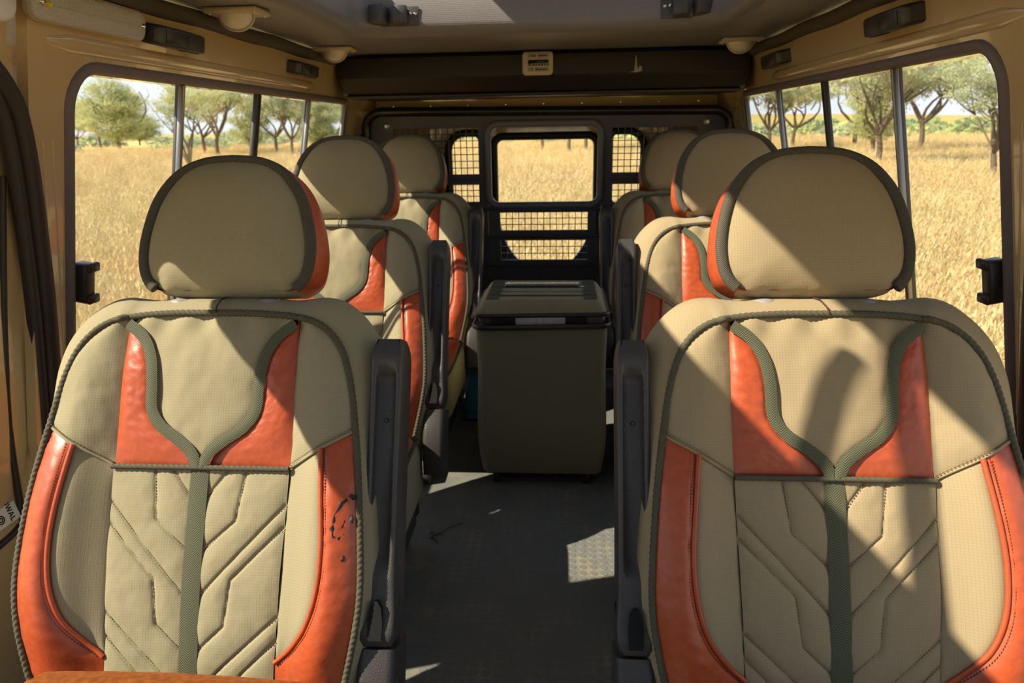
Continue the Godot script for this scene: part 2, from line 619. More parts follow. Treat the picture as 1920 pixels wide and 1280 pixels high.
func shell() -> void:
	var st: SurfaceTool
	# floor with raised studs
	var fl: Node3D = thing("floor", "dark grey studded rubber floor of the vehicle with dried mud", "floor", Vector3.ZERO, "", "structure")
	part("rubber_mat", boxmesh(Vector3(2.04, 0.05, 5.0), 0.0, false, Vector3(0, -0.025, -1.3)), M.floor_rubber, fl)
	st = tool()
	disc(st, Vector3.ZERO, Vector3.UP, [Vector2(0.0118, -0.001), Vector2(0.0112, 0.0007), Vector2(0.0100, 0.0010), Vector2(0.0088, 0.0007)], 12)
	var stud := done(st)
	var spots := []
	for i in 46:
		for j in 17:
			spots.append(Vector3(-0.245 + j * 0.0305 + 0.003, 0, -0.98 - i * 0.0285))
	for k in 300:
		part("stud", stud, M.stud_rubber, fl, Transform3D(Basis(), spots[k]))
	var mm := MultiMesh.new()
	mm.transform_format = MultiMesh.TRANSFORM_3D
	mm.mesh = stud
	mm.instance_count = spots.size() - 300
	for k in mm.instance_count:
		mm.set_instance_transform(k, Transform3D(Basis(), spots[300 + k]))
	var rest := MultiMeshInstance3D.new()
	rest.name = "far_studs"
	rest.multimesh = mm
	rest.material_override = M.stud_rubber
	rest.set_meta("kind", "stuff")
	fl.add_child(rest, true)

	# sides
	for side in [-1.0, 1.0]:
		var word := "left" if side < 0 else "right"
		var w: Node3D = thing("wall_" + word, "glossy beige painted side of the vehicle %s" % ("with the long ribbed lamp" if side < 0 else "without a ribbed lamp"), "wall", Vector3.ZERO, "", "structure")
		var ref := Vector3(-side, 0, 0)
		st = tool()
		sheet_with_hole(st, -3.80, -1.20, 0.0, 1.512, rounded(-3.035, -1.31, 0.60, 1.362, [0.05, 0.075, 0.05, 0.05], 7), 0.02, body(side), ref, 3)
		part("side_panel", done(st), M.paint, w)
		# a pressed rib above the window
		var rib := []
		for i in 25:
			var z := lerpf(-1.245, -2.62, i / 24.0)
			rib.append(Vector3(side * (wx(1.408) + 0.001), 1.408, z))
		var rads := []
		for i in 25:
			rads.append(0.017 if i > 0 and i < 24 else 0.006)
		part("pressed_rib", tubemesh(rib, rads, 12, false, 0.42, Vector3(side, 0.2, 0)), M.paint, w)
		# rain gutter along the outside and two pressed folds in the door pillar
		part("rain_gutter", boxmesh(Vector3(0.075, 0.03, 4.7), 0.004, false, Vector3(side * (wx(1.38) + 0.085), 1.385, -1.42)), M.paint, w)
		for e in [[-1.232, -1.262], [-1.258, -1.288]]:
			var fold := []
			for i in 9:
				var y := lerpf(1.24, 0.70, i / 8.0)
				fold.append(Vector3(side * (wx(y) + 0.0005), y, lerpf(e[0], e[1], i / 8.0)))
			part("pressed_fold", tubemesh(fold, 0.0035, 6, false, 0.5, Vector3(side, 0.2, 0)), M.paint, w)
		# front door, set a little outwards, with its own window
		var dr: Node3D = thing("door_%d" % (1 if side < 0 else 2), "beige front door behind the thick black seal %s" % ("with a small sticker" if side < 0 else "without a sticker"), "door", Vector3.ZERO, "", "structure")
		var out := func(z, y, d): return Vector3(side * (wx(y) + 0.03 + d), y, z)
		st = tool()
		sheet_with_hole(st, -1.215, 1.0, 0.0, 1.512, rounded(-1.082, 0.75, 0.50, 1.355, [0.05, 0.2, 0.10, 0.05], 7), 0.04, out, ref, 2)
		part("door_panel", done(st), M.paint, dr)
		var loop := []
		for p in rounded(-1.082, 0.75, 0.50, 1.355, [0.05, 0.2, 0.10, 0.05], 7):
			loop.append(out.call(p.x, p.y, -0.004))
		part("window_seal", tubemesh(loop, 0.009, 8, true), M.rubber_black, dr)
		st = tool()
		grid(st, [[out.call(-1.082, 0.50, 0.02), out.call(0.75, 0.50, 0.02)], [out.call(-1.082, 1.355, 0.02), out.call(0.75, 1.355, 0.02)]], ref)
		part("pane", done(st), M.glass, dr)
		var strip := []
		for q in [Vector2(-1.168, 1.18), Vector2(-1.158, 0.95), Vector2(-1.160, 0.70), Vector2(-1.163, 0.51), Vector2(-1.150, 0.485), Vector2(-1.09, 0.475), Vector2(-0.95, 0.47)]:
			strip.append(out.call(q.x, q.y, -0.003))
		part("trim_strip", tubemesh(dense(strip, 3), 0.007, 8), M.rubber_black, dr)
		var seal := []
		var profile := dense([Vector2(-1.262, 0.02), Vector2(-1.262, 0.5), Vector2(-1.243, 0.86), Vector2(-1.216, 1.09), Vector2(-1.189, 1.24), Vector2(-1.158, 1.315), Vector2(-1.09, 1.375), Vector2(-0.98, 1.405), Vector2(-0.7, 1.41), Vector2(0.4, 1.41)], 5)
		for p in profile:
			seal.append(Vector3(side * (wx(p.y) + 0.004), p.y, p.x))
		part("door_seal", tubemesh(seal, 0.019, 10), M.rubber_black, dr)
		var seal2 := []
		for p in profile:
			seal2.append(Vector3(side * (wx(p.y) + 0.006), p.y - (0.026 if p.y > 1.36 else 0.0), p.x + (0.030 if p.y < 1.36 else 0.012)))
		part("inner_seal", tubemesh(seal2, 0.013, 8), M.rubber_black, dr)
		if side < 0:
			var stick: Node3D = thing("sticker", "small printed sticker with dark letters on the beige door", "sticker", out.call(-1.125, 0.530, -0.002))
			var face := Basis(Vector3(0, 0, -1), Vector3(-0.2, 0.98, 0).normalized(), Vector3(0.98, 0.2, 0).normalized())
			part("label_sheet", boxmesh(Vector3(0.06, 0.05, 0.0008)), M.white, stick, Transform3D(face, Vector3.ZERO))
			var turned := face * Basis(Vector3(0, 0, 1), -PI / 2)
			part("lettering", text_mesh("DWAL", 0.012, 0.0006), M.black_ink, stick, Transform3D(turned, face * Vector3(0.012, 0.0, 0.001)))
			st = tool()
			var ring := []
			for i in 20:
				ring.append(Vector3(cos(TAU * i / 20) * 0.008, sin(TAU * i / 20) * 0.008, 0))
			tube(st, ring, 0.0012, 5, true)
			tube(st, ring.map(func(p): return p * 0.5), 0.0012, 5, true)
			part("emblem", done(st), M.black_ink, stick, Transform3D(face, face * Vector3(-0.014, -0.008, 0.001)))

	# rear bulkhead with three windows
	var rear: Node3D = thing("wall_rear", "beige rear wall with a wide middle window and two small ones", "wall", Vector3.ZERO, "", "structure")
	var back := func(x, y, d): return Vector3(x, y, -3.75 - d)
	st = tool()
	sheet_with_hole(st, -1.03, -0.305, 0.0, 1.54, rounded(-0.515, -0.335, 0.85, 1.235, [0.04, 0.04, 0.09, 0.04], 6), 0.05, back, Vector3(0, 0, 1))
	sheet_with_hole(st, -0.305, 0.305, 0.0, 1.54, rounded(-0.272, 0.272, 0.50, 1.215, 0.05, 6), 0.05, back, Vector3(0, 0, 1))
	sheet_with_hole(st, 0.305, 1.03, 0.0, 1.54, rounded(0.335, 0.515, 0.85, 1.235, [0.04, 0.09, 0.04, 0.04], 6), 0.05, back, Vector3(0, 0, 1))
	part("rear_panel", done(st), M.paint, rear)
	for e in [[-0.515, -0.335, 0.85, 1.235, [0.04, 0.04, 0.09, 0.04]], [-0.272, 0.272, 0.50, 1.215, [0.05, 0.05, 0.05, 0.05]], [0.335, 0.515, 0.85, 1.235, [0.04, 0.09, 0.04, 0.04]]]:
		var loop := []
		for p in rounded(e[0], e[1], e[2], e[3], e[4], 6):
			loop.append(back.call(p.x, p.y, -0.01))
		part("window_seal", tubemesh(loop, 0.02, 8, true), M.rubber_black, rear)
		st = tool()
		grid(st, [[back.call(e[0], e[2], 0.02), back.call(e[1], e[2], 0.02)], [back.call(e[0], e[3], 0.02), back.call(e[1], e[3], 0.02)]], Vector3(0, 0, 1))
		part("pane", done(st), M.glass, rear)
	for s in [-1.0, 1.0]:
		var poly := [Vector2(s * 0.275, 0.49), Vector2(s * 0.275, 0.90)]
		for i in 11:
			var a := i / 10.0
			poly.append(Vector2(s * (0.245 - 0.15 * a * a), lerpf(0.84, 0.52, pow(a, 0.75))))
		poly.append(Vector2(s * 0.08, 0.49))
		st = tool()
		slab(st, poly, 0.03, back, Vector3(0, 0, 1))
		part("corner_trim", done(st), M.blue_grey, rear, Transform3D(Basis(), Vector3(0, 0, 0.06)))

	# front of the cabin, behind the camera: cowl, pillars and windscreen
	var front: Node3D = thing("wall_front", "beige front of the cabin with a wide windscreen", "wall", Vector3.ZERO, "", "structure")
	st = tool()
	sheet_with_hole(st, -1.03, 1.03, 0.0, 1.54, rounded(-0.86, 0.86, 0.86, 1.46, 0.1, 6), 0.05, func(x, y, d): return Vector3(x, y, 1.0 + d), Vector3(0, 0, -1))
	part("front_panel", done(st), M.paint, front)
	st = tool()
	grid(st, [[Vector3(-0.86, 0.86, 1.02), Vector3(0.86, 0.86, 1.02)], [Vector3(-0.86, 1.46, 1.02), Vector3(0.86, 1.46, 1.02)]], Vector3(0, 0, -1))
	part("pane", done(st), M.glass, front)
	part("dashboard", boxmesh(Vector3(1.8, 0.32, 0.38), 0.05, true, Vector3(0, 0.70, 0.81)), M.plastic, front)


func windows() -> void:
	var number := 0
	for side in [-1.0, 1.0]:
		number += 1
		var w: Node3D = thing("window_%d" % number, "long side window of four sliding panes %s" % ("opposite the sunlit left seats' armrests" if side > 0 else "under the long ribbed lamp"), "window", Vector3.ZERO, "", "structure")
		w.set_meta("label", "long four pane sliding side window " + ("below the long ribbed lamp" if side < 0 else "on the side without the ribbed lamp"))
		var b := body(side)
		var ref := Vector3(-side, 0, 0)
		# black rubber lining
		var r0 := [0.05, 0.075, 0.05, 0.05]
		var rows := []
		for e in [[0.022, 0.0, 0.024], [0.019, -0.006, 0.021], [0.012, -0.010, 0.012], [0.004, -0.009, 0.002], [-0.001, -0.002, -0.006], [-0.002, 0.006, -0.008]]:
			var row := []
			var g: float = e[0]
			for p in rounded(-3.035 - g, -1.31 + g, 0.60 - g, 1.362 + g, r0.map(func(v): return maxf(0.01, v + g)), 7):
				row.append(b.call(p.x, p.y, e[1]))
			rows.append(row)
		var st := tool()
		grid(st, rows, ref, true)
		part("seal", done(st), M.rubber, w)
		# panes, each in its own track
		var cuts := [-1.31, -1.709, -2.151, -2.590, -3.035]
		for i in 4:
			var d: float = 0.004 if i in [0, 3] else 0.014
			st = tool()
			grid(st, [[b.call(cuts[i], 0.60, d), b.call(cuts[i + 1], 0.60, d)], [b.call(cuts[i], 1.362, d), b.call(cuts[i + 1], 1.362, d)]], ref)
			part("pane", done(st), M.glass, w)
		for e in [[-1.700, 0.009, 0.000, "aluminium"], [-1.716, 0.020, 0.014, "plastic_smooth"], [-2.138, 0.024, 0.004, "plastic_smooth"], [-2.166, 0.022, 0.014, "panel_grey"], [-2.583, 0.009, 0.004, "aluminium"], [-2.596, 0.014, 0.014, "plastic_smooth"], [-3.018, 0.024, 0.006, "aluminium"]]:
			var lo: Vector3 = b.call(e[0], 0.60, e[2])
			var hi: Vector3 = b.call(e[0], 1.362, e[2])
			var axis := (hi - lo).normalized()
			var t := Transform3D(Basis(axis.cross(Vector3(0, 0, 1)).normalized(), axis, Vector3(0, 0, 1)), (lo + hi) / 2)
			part("mullion", boxmesh(Vector3(0.016, (hi - lo).length(), e[1]), 0.003), M[e[3]], w, t)
		for y in [0.603]:
			var at: Vector3 = b.call(-2.172, y, 0.010)
			part("track", boxmesh(Vector3(0.018, 0.006, 1.70), 0.002), M.plastic_smooth, w, Transform3D(Basis(Vector3(0, 0, 1), side * 0.207), at))
		# the catch on the front pane
		var c: Node3D = thing("window_catch", "black plastic catch at the front edge of the %s window" % ("lamp-side" if side < 0 else "plain-side"), "catch", b.call(-1.328, 0.955, -0.012))
		c.set_meta("label", "black window catch on the side window " + ("below the ribbed lamp" if side < 0 else "of the side without a ribbed lamp"))
		c.rotation.z = side * 0.207
		part("body", boxmesh(Vector3(0.030, 0.085, 0.030), 0.004), M.plastic_smooth, c)
		part("cap", boxmesh(Vector3(0.012, 0.020, 0.034), 0.004), M.plastic_smooth, c, Transform3D(Basis(), Vector3(-side * 0.015, 0.034, -0.006)))
		part("cap", boxmesh(Vector3(0.012, 0.020, 0.034), 0.004), M.plastic_smooth, c, Transform3D(Basis(), Vector3(-side * 0.015, -0.034, -0.006)))
		for s in [-1.0, 1.0]:
			st = tool()
			disc(st, Vector3(-side * 0.021, s * 0.034, -0.006), Vector3(-side, 0, 0), [Vector2(0.005, 0), Vector2(0.005, 0.002), Vector2(0.003, 0.003)], 10)
			part("screw", done(st), M.panel_grey, c)


func roof_hatch() -> void:
	var ceil_: Node3D = thing("ceiling", "dark grey dotted vinyl headlining round the open roof hatch", "ceiling", Vector3.ZERO, "", "structure")
	var st := tool()
	var plan := func(x, z, d): return Vector3(x, 1.535 + d, z)
	var hole := rounded(-0.59, 0.59, -2.375, 0.30, 0.12, 8)
	sheet_with_hole(st, -0.86, 0.86, -3.80, 1.05, hole, 0.05, plan, Vector3(0, -1, 0), 2)
	part("headlining", done(st), M.vinyl, ceil_)
	# the padded rim rolls up into the hatch
	var rows := []
	for k in 9:
		var a := PI / 2 * minf(k, 7) / 7.0
		var inset := 0.04 * sin(a) if k < 8 else -0.010
		var y := 1.535 + 0.04 * (1.0 - cos(a)) + (0.21 if k == 8 else 0.0)
		var row := []
		for p in rounded(-0.59 + inset, 0.59 - inset, -2.375 + inset, 0.30 - inset, 0.12 - inset * 0.5, 8):
			row.append(Vector3(p.x, y, p.y))
		rows.append(row)
	var outer := []
	for p in rounded(-0.66, 0.66, -2.41, 0.34, 0.14, 8):
		outer.append(Vector3(p.x, 1.785, p.y))
	rows.append(outer)
	var foot := []
	for p in rounded(-0.66, 0.66, -2.41, 0.34, 0.14, 8):
		foot.append(Vector3(p.x, 1.585, p.y))
	rows.append(foot)
	st = tool()
	grid(st, rows, Vector3.ZERO, true)
	part("hatch_rim", done(st), M.vinyl, ceil_)
	# cloth roll where headlining and side panels meet
	for side in [-1.0, 1.0]:
		var path := []
		for i in 60:
			path.append(Vector3(side * (wx(1.505) - 0.006), 1.512 + 0.002 * sin(i * 0.9), lerpf(-2.78, 0.9, i / 59.0)))
		solo("trim_%d" % (2 if side < 0 else 3), tubemesh(path, 0.019, 10), M.edge_cloth, "dark cloth roll along the headlining edge " + ("above the ribbed lamp" if side < 0 else "on the side without the ribbed lamp"), "trim", "", "structure")
	# the roof panel stands raised above the hatch on four posts and two lifting arms
	var rp: Node3D = thing("roof_panel", "raised pop-up roof panel above the open hatch", "roof panel", Vector3(0, 2.09, -1.03))
	part("panel", boxmesh(Vector3(1.20, 0.05, 2.75), 0.02, true, Vector3(0, 0.025, 0)), M.roof_paint, rp)
	part("lining", boxmesh(Vector3(1.10, 0.012, 2.6), 0.004, false, Vector3(0, -0.006, 0)), M.vinyl, rp)
	for x in [-0.60, 0.60]:
		for z in [-2.375, 0.25]:
			part("post", tubemesh([Vector3(x * 1.05, 1.785 - 2.09, z + 1.03), Vector3(x, 0.002, z + 1.03)], 0.011, 10), M.black_tube, rp)
	for x in [-0.56, 0.56]:
		part("lifting_arm", tubemesh([Vector3(x, 1.70, -0.455), Vector3(x, 1.877, -0.548), Vector3(x, 2.012, -0.619), Vector3(x, 2.085, -0.660)].map(func(p): return p - rp.position), 0.017, 10), M.black_tube, rp)
		part("latch_lever", tubemesh(dense([Vector3(x, 1.715, -0.615), Vector3(x, 1.826, -0.641), Vector3(x, 1.924, -0.663), Vector3(x, 1.995, -0.674)], 5).map(func(p): return p - rp.position), 0.016, 10), M.black_tube, rp)
	# two hinge brackets on the rear rim
	for s in [-1.0, 1.0]:
		var br: Node3D = thing("hatch_bracket", "black steel hatch bracket with screws, %s" % ("beside the sunlit patch of vinyl" if s < 0 else "on the shaded vinyl"), "bracket", Vector3(s * 0.455 + 0.012, 1.592, -2.340), "hatch brackets")
		br.rotation.x = -0.16
		part("base_plate", boxmesh(Vector3(0.155, 0.058, 0.004), 0.001), M.powder_coat, br, Transform3D(Basis(), Vector3(0, 0, 0.004)))
		part("jaw", boxmesh(Vector3(0.050, 0.054, 0.045), 0.003), M.powder_coat, br, Transform3D(Basis(Vector3.UP, s * 0.25), Vector3(s * 0.046, 0.0, 0.026)))
		part("jaw", boxmesh(Vector3(0.046, 0.052, 0.036), 0.003), M.powder_coat, br, Transform3D(Basis(Vector3.UP, -s * 0.2), Vector3(-s * 0.020, -0.001, 0.022)))
		for e in [[-0.050, 0.008], [-0.066, 0.006]]:
			st = tool()
			disc(st, Vector3(s * e[0], e[1], 0.006), Vector3(0, 0, 1), [Vector2(0.006, 0), Vector2(0.0055, 0.003), Vector2(0.002, 0.005)], 12)
			part("screw", done(st), M.chrome, br)
		st = tool()
		disc(st, Vector3(s * 0.075, 0.015, 0.02), Vector3(s, 0, 0), [Vector2(0.006, 0), Vector2(0.005, 0.004)], 10)
		part("screw", done(st), M.chrome, br)


func partition() -> void:
	var p: Node3D = thing("partition", "black steel luggage partition with wire mesh openings behind the last seats", "partition", Vector3(0, 0, -3.29))
	var holes := [
		[-0.70, -0.300, 1.048, 1.262], [0.316, 0.70, 1.048, 1.250], [-0.56, -0.303, 0.920, 1.002], [0.322, 0.56, 0.912, 0.998],
		[-0.208, 0.212, 0.783, 0.870], [-0.208, 0.212, 0.640, 0.737], [-0.264, -0.251, 0.765, 0.878], [0.247, 0.260, 0.762, 0.875], [-0.262, 0.270, 0.900, 1.276],
		[-0.262, -0.251, 0.42, 0.605], [0.257, 0.268, 0.42, 0.605],
	]
	var xs := [-0.815, 0.83]
	var ys := [0.10, 1.320]
	for h in holes:
		for v in [h[0], h[1]]:
			if not v in xs:
				xs.append(v)
		for v in [h[2], h[3]]:
			if not v in ys:
				ys.append(v)
	xs.sort()
	ys.sort()
	var solid := func(i, j):
		if i < 0 or j < 0 or i >= xs.size() - 1 or j >= ys.size() - 1:
			return false
		var cx: float = (xs[i] + xs[i + 1]) / 2
		var cy: float = (ys[j] + ys[j + 1]) / 2
		for h in holes:
			if cx > h[0] and cx < h[1] and cy > h[2] and cy < h[3]:
				return false
		return true
	var st := tool()
	st.set_smooth_group(-1)
	var f := 0.003
	for i in xs.size() - 1:
		for j in ys.size() - 1:
			if not solid.call(i, j):
				continue
			var x0: float = xs[i]
			var x1: float = xs[i + 1]
			var y0: float = ys[j]
			var y1: float = ys[j + 1]
			quad(st, Vector3(x0, y0, f), Vector3(x0, y1, f), Vector3(x1, y1, f), Vector3(x1, y0, f))
			quad(st, Vector3(x1, y0, -f), Vector3(x1, y1, -f), Vector3(x0, y1, -f), Vector3(x0, y0, -f))
			if not solid.call(i - 1, j):
				quad(st, Vector3(x0, y0, -f), Vector3(x0, y1, -f), Vector3(x0, y1, f), Vector3(x0, y0, f))
			if not solid.call(i + 1, j):
				quad(st, Vector3(x1, y0, f), Vector3(x1, y1, f), Vector3(x1, y1, -f), Vector3(x1, y0, -f))
			if not solid.call(i, j - 1):
				quad(st, Vector3(x0, y0, -f), Vector3(x0, y0, f), Vector3(x1, y0, f), Vector3(x1, y0, -f))
			if not solid.call(i, j + 1):
				quad(st, Vector3(x0, y1, f), Vector3(x0, y1, -f), Vector3(x1, y1, -f), Vector3(x1, y1, f))
	part("steel_sheet", done(st), M.powder_coat, p)
	# wire mesh behind each opening
	for k in 6:
		var h: Array = holes[k]
		st = tool()
		var nx := int(round((h[1] - h[0]) / 0.0295))
		var ny := int(round((h[3] - h[2]) / 0.0295))
		for i in nx + 1:
			box(st, Vector3(lerpf(h[0], h[1], float(i) / nx), (h[2] + h[3]) / 2, -0.006), Vector3(0.0036, h[3] - h[2] + 0.012, 0.0036))
		for j in ny + 1:
			box(st, Vector3((h[0] + h[1]) / 2, lerpf(h[2], h[3], float(j) / ny), -0.009), Vector3(h[1] - h[0] + 0.012, 0.0036, 0.0036))
		part("wire_mesh", done(st), M.black_tube, p).set_meta("kind", "stuff")
	# window frame
	var rows := []
	for e in [[0.014, 0.003], [0.012, 0.014], [0.004, 0.020], [-0.010, 0.020], [-0.018, 0.014], [-0.019, -0.01], [-0.012, -0.02], [0.012, -0.02]]:
		var row := []
		for q in rounded(-0.262 - e[0], 0.270 + e[0], 0.900 - e[0], 1.276 + e[0], 0.055 + e[0], 7):
			row.append(Vector3(q.x, q.y, e[1]))
		rows.append(row)
	rows.append(rows[0])
	st = tool()
	grid(st, rows, Vector3.ZERO, true)
	part("window_frame", done(st), M.panel_grey, p)
	# tube frame
	var path := [Vector3(-0.825, 0.02, 0.01), Vector3(-0.825, 1.2, 0.01)]
	for i in 7:
		var a := PI - PI / 2 * i / 6.0
		path.append(Vector3(-0.745 + cos(a) * 0.08, 1.255 + sin(a) * 0.08, 0.01))
	for i in 7:
		var a := PI / 2 - PI / 2 * i / 6.0
		path.append(Vector3(0.765 + cos(a) * 0.08, 1.238 + sin(a) * 0.08, 0.01))
	path.append(Vector3(0.845, 1.18, 0.01))
	path.append(Vector3(0.845, 0.02, 0.01))
	part("tube_frame", tubemesh(path, 0.021, 12), M.black_tube, p)
	for e in [[-0.875, 1.215], [0.893, 1.20]]:
		part("wall_strap", boxmesh(Vector3(0.085, 0.05, 0.006), 0.002), M.powder_coat, p, Transform3D(Basis(), Vector3(e[0] * 0.985, e[1], 0.0)))
	# folded edges between the sheets
	for e in [[0.755, 0.58, 0.005], [0.883, 0.66, 0.005], [1.024, 0.50, -0.545], [1.022, 0.50, 0.556], [0.612, 0.58, 0.005]]:
		part("folded_edge", boxmesh(Vector3(e[1], 0.010, 0.012), 0.003), M.powder_coat, p, Transform3D(Basis(), Vector3(e[2], e[0], 0.006)))
	for e in [[-0.729, 1.272], [0.741, 1.267]]:
		st = tool()
		disc(st, Vector3(e[0], e[1], 0.003), Vector3(0, 0, 1), [Vector2(0.017, 0), Vector2(0.017, 0.002), Vector2(0.010, 0.003), Vector2(0.010, 0.008), Vector2(0.007, 0.009)], 18)
		part("bolt", done(st), M.zinc, p)


func air_conditioner() -> void:
	# beige crossbeam behind the unit, with its row of screws
	var beam: Node3D = thing("trim_1", "beige crossbeam with a row of screws under the black air conditioner", "trim", Vector3(0, 0, 0), "", "structure")
	part("beam", boxmesh(Vector3(1.62, 0.22, 0.04), 0.01, false, Vector3(0, 1.435, -3.44)), M.paint, beam)
	for i in 9:
		var st := tool()
		disc(st, Vector3(-0.72 + i * 0.18, 1.362, -3.421), Vector3(0, 0, 1), [Vector2(0.006, 0), Vector2(0.006, 0.004), Vector2(0.003, 0.006)], 10)
		part("screw", done(st), M.chrome, beam)
	var ac: Node3D = thing("air_conditioner", "long black roof air conditioner housing across the rear of the cabin", "air conditioner", Vector3(0, 1.38, -2.80))
	# profile in (z, y): upright upper face, lower face sloping away
	var prof := [Vector2(-0.42, 0.15), Vector2(-0.04, 0.152), Vector2(-0.015, 0.148), Vector2(-0.002, 0.138), Vector2(0.0, 0.12), Vector2(0.004, 0.066), Vector2(0.0, 0.058), Vector2(-0.035, 0.010), Vector2(-0.05, 0.002), Vector2(-0.42, 0.0)]
	var rings := []
	for i in 13:
		var f := i / 12.0 * 2.0 - 1.0
		var edge := 1.0 - absf(f)
		var x := 0.795 * f
		var shrink := 0.0
		if i == 0 or i == 12:
			shrink = 0.018
		elif i == 1 or i == 11:
			x = signf(f) * 0.785
			shrink = 0.005
		elif i == 2 or i == 10:
			x = signf(f) * 0.765
		var ring := []
		for q in prof:
			var c := Vector2(-0.21, 0.075)
			var d: Vector2 = q - c
			ring.append(Vector3(x, c.y + d.y - signf(d.y) * shrink * minf(1.0, absf(d.y) * 20), c.x + d.x - signf(d.x) * shrink) - Vector3(0, 0, 0.008 * edge * 0.0))
		rings.append(ring)
	var st2 := tool()
	loft(st2, rings, true, -1)
	part("housing", done(st2), M.ac_skin, ac)
	part("drip_tray", boxmesh(Vector3(1.54, 0.012, 0.16), 0.003), M.ac_skin, ac, Transform3D(Basis(), Vector3(0, 0.0, -0.11)))
	# control panel
	var cp: Node3D = Node3D.new()
	cp.name = "control_panel"
	ac.add_child(cp)
	cp.position = Vector3(-0.006, 0.105, 0.006)
	var rows := []
	for e in [[0.0, 0.0], [0.0, 0.006], [-0.004, 0.010], [-0.012, 0.011]]:
		var row := []
		for q in rounded(-0.058 - e[0], 0.058 + e[0], -0.042 - e[0], 0.042 + e[0], 0.014 + e[0] * 0.5, 5):
			row.append(Vector3(q.x, q.y, e[1]))
		rows.append(row)
	var mid := []
	for q in rows[0]:
		mid.append(Vector3(0, 0, 0.009))
	rows.append(mid)
	var st := tool()
	grid(st, rows, Vector3.ZERO, true)
	part("bezel", done(st), M.cream_plastic, cp)
	part("display", boxmesh(Vector3(0.078, 0.020, 0.004), 0.001), M.screen, cp, Transform3D(Basis(), Vector3(0.002, 0.002, 0.012)))
	st = tool()
	slab(st, [Vector2(-0.01, 0.006), Vector2(0.026, 0.0085), Vector2(0.026, 0.006)], 0.001, func(x, y, d): return Vector3(x, y, 0.0145 + d), Vector3(0, 0, -1))
	part("scale_wedge", done(st), M.cyan, cp)
	for i in 6:
		part("mark", boxmesh(Vector3(0.003, 0.003, 0.001)), M.label_silver, cp, Transform3D(Basis(), Vector3(-0.022 + i * 0.011, -0.004, 0.0143)))
	for e in [[0.026, -0.002], [-0.022, -0.014]]:
		part("slider_recess", boxmesh(Vector3(0.080, 0.014, 0.003), 0.001), M.grey_plastic, cp, Transform3D(Basis(), Vector3(0.002, e[0], 0.0105)))
		part("slider_slot", boxmesh(Vector3(0.060, 0.003, 0.003)), M.hole, cp, Transform3D(Basis(), Vector3(0.006, e[0], 0.0115)))
		part("slider_knob", boxmesh(Vector3(0.008, 0.012, 0.010), 0.002), M.cream_plastic, cp, Transform3D(Basis(), Vector3(e[1], e[0], 0.015)))
	# torn remains of a white sticker
	st = tool()
	slab(st, [Vector2(-0.024, -0.020), Vector2(-0.008, -0.018), Vector2(-0.004, 0.010), Vector2(-0.003, 0.040), Vector2(0.001, 0.030), Vector2(0.004, 0.0), Vector2(0.008, -0.012), Vector2(0.014, 0.002), Vector2(0.021, -0.002), Vector2(0.022, -0.018), Vector2(0.0, -0.023)], 0.0005, func(x, y, d): return Vector3(x, y, d), Vector3(0, 0, -1))
	part("sticker_remnant", done(st), M.grey_plastic, ac, Transform3D(Basis(), Vector3(0.365, 0.088, 0.006)))


# ------------------------------------------------------------------ seats
var outline := []        # half the edge of the front face, from the top centre down (u, v)
var web := []            # the green tape
var seam := []           # upright seam beside the quilted middle
var bolster := []        # inner edge of the leather bolster
const WING := [Vector2(0.154, 0.338), Vector2(0.212, 0.372), Vector2(0.267, 0.402)]

func lift_at(v: float) -> float:
	return smoothstep(-0.12, 0.10, v) * (1.0 - 0.75 * smoothstep(0.26, 0.52, v))

# height of the front face over its plane
func swell(u: float, v: float) -> float:
	var a := absf(u)
	var edge := maxf(x_at(outline, clampf(v, -0.05, 0.59)), 0.17)
	var lum := 0.010 * exp(-pow((v - 0.16) / 0.16, 2.0)) - 0.010 * smoothstep(0.48, 0.60, v)
	if a < 0.15:
		return lum
	var t := clampf((a - 0.15) / (edge - 0.15), 0.0, 1.2)
	var h := smoothstep(0.0, 0.62, t) - 0.42 * smoothstep(0.62, 1.05, t)
	return lum + 0.036 * lift_at(v) * h

func seat_lines() -> void:
	outline = dense([Vector2(0, 0.600), Vector2(0.08, 0.599), Vector2(0.152, 0.592), Vector2(0.197, 0.576), Vector2(0.230, 0.541), Vector2(0.250, 0.487), Vector2(0.264, 0.410), Vector2(0.275, 0.330), Vector2(0.284, 0.230), Vector2(0.287, 0.150), Vector2(0.281, 0.090), Vector2(0.267, 0.020), Vector2(0.250, -0.050)], 5)
	web = dense([Vector2(0.004, 0.336), Vector2(0.017, 0.362), Vector2(0.042, 0.383), Vector2(0.073, 0.405), Vector2(0.091, 0.434), Vector2(0.094, 0.480), Vector2(0.101, 0.522), Vector2(0.119, 0.556), Vector2(0.150, 0.580)], 6)
	seam = [Vector2(0.152, 0.60), Vector2(0.154, 0.45), Vector2(0.153, 0.335), Vector2(0.149, 0.19), Vector2(0.143, 0.03), Vector2(0.141, -0.06)]
	bolster = dense([Vector2(0.212, 0.372), Vector2(0.220, 0.300), Vector2(0.226, 0.220), Vector2(0.221, 0.150), Vector2(0.203, 0.095), Vector2(0.174, 0.055), Vector2(0.144, 0.028)], 6)

func puff(s: float, t: float, h: float, p := 4.0) -> float:
	return h * (1.0 - pow(absf(2.0 * s - 1.0), p)) * (1.0 - pow(absf(2.0 * t - 1.0), p * 1.5))

func on_back(u: float, v: float, extra := 0.0) -> Vector3:
	return Vector3(u, v, swell(u, v) + extra)

func near_line(q: Vector2, lines: Array) -> float:
	var best := 1.0
	for l in lines:
		for i in l.size() - 1:
			best = minf(best, q.distance_to(Geometry2D.get_closest_point_to_segment(q, l[i], l[i + 1])))
	return best

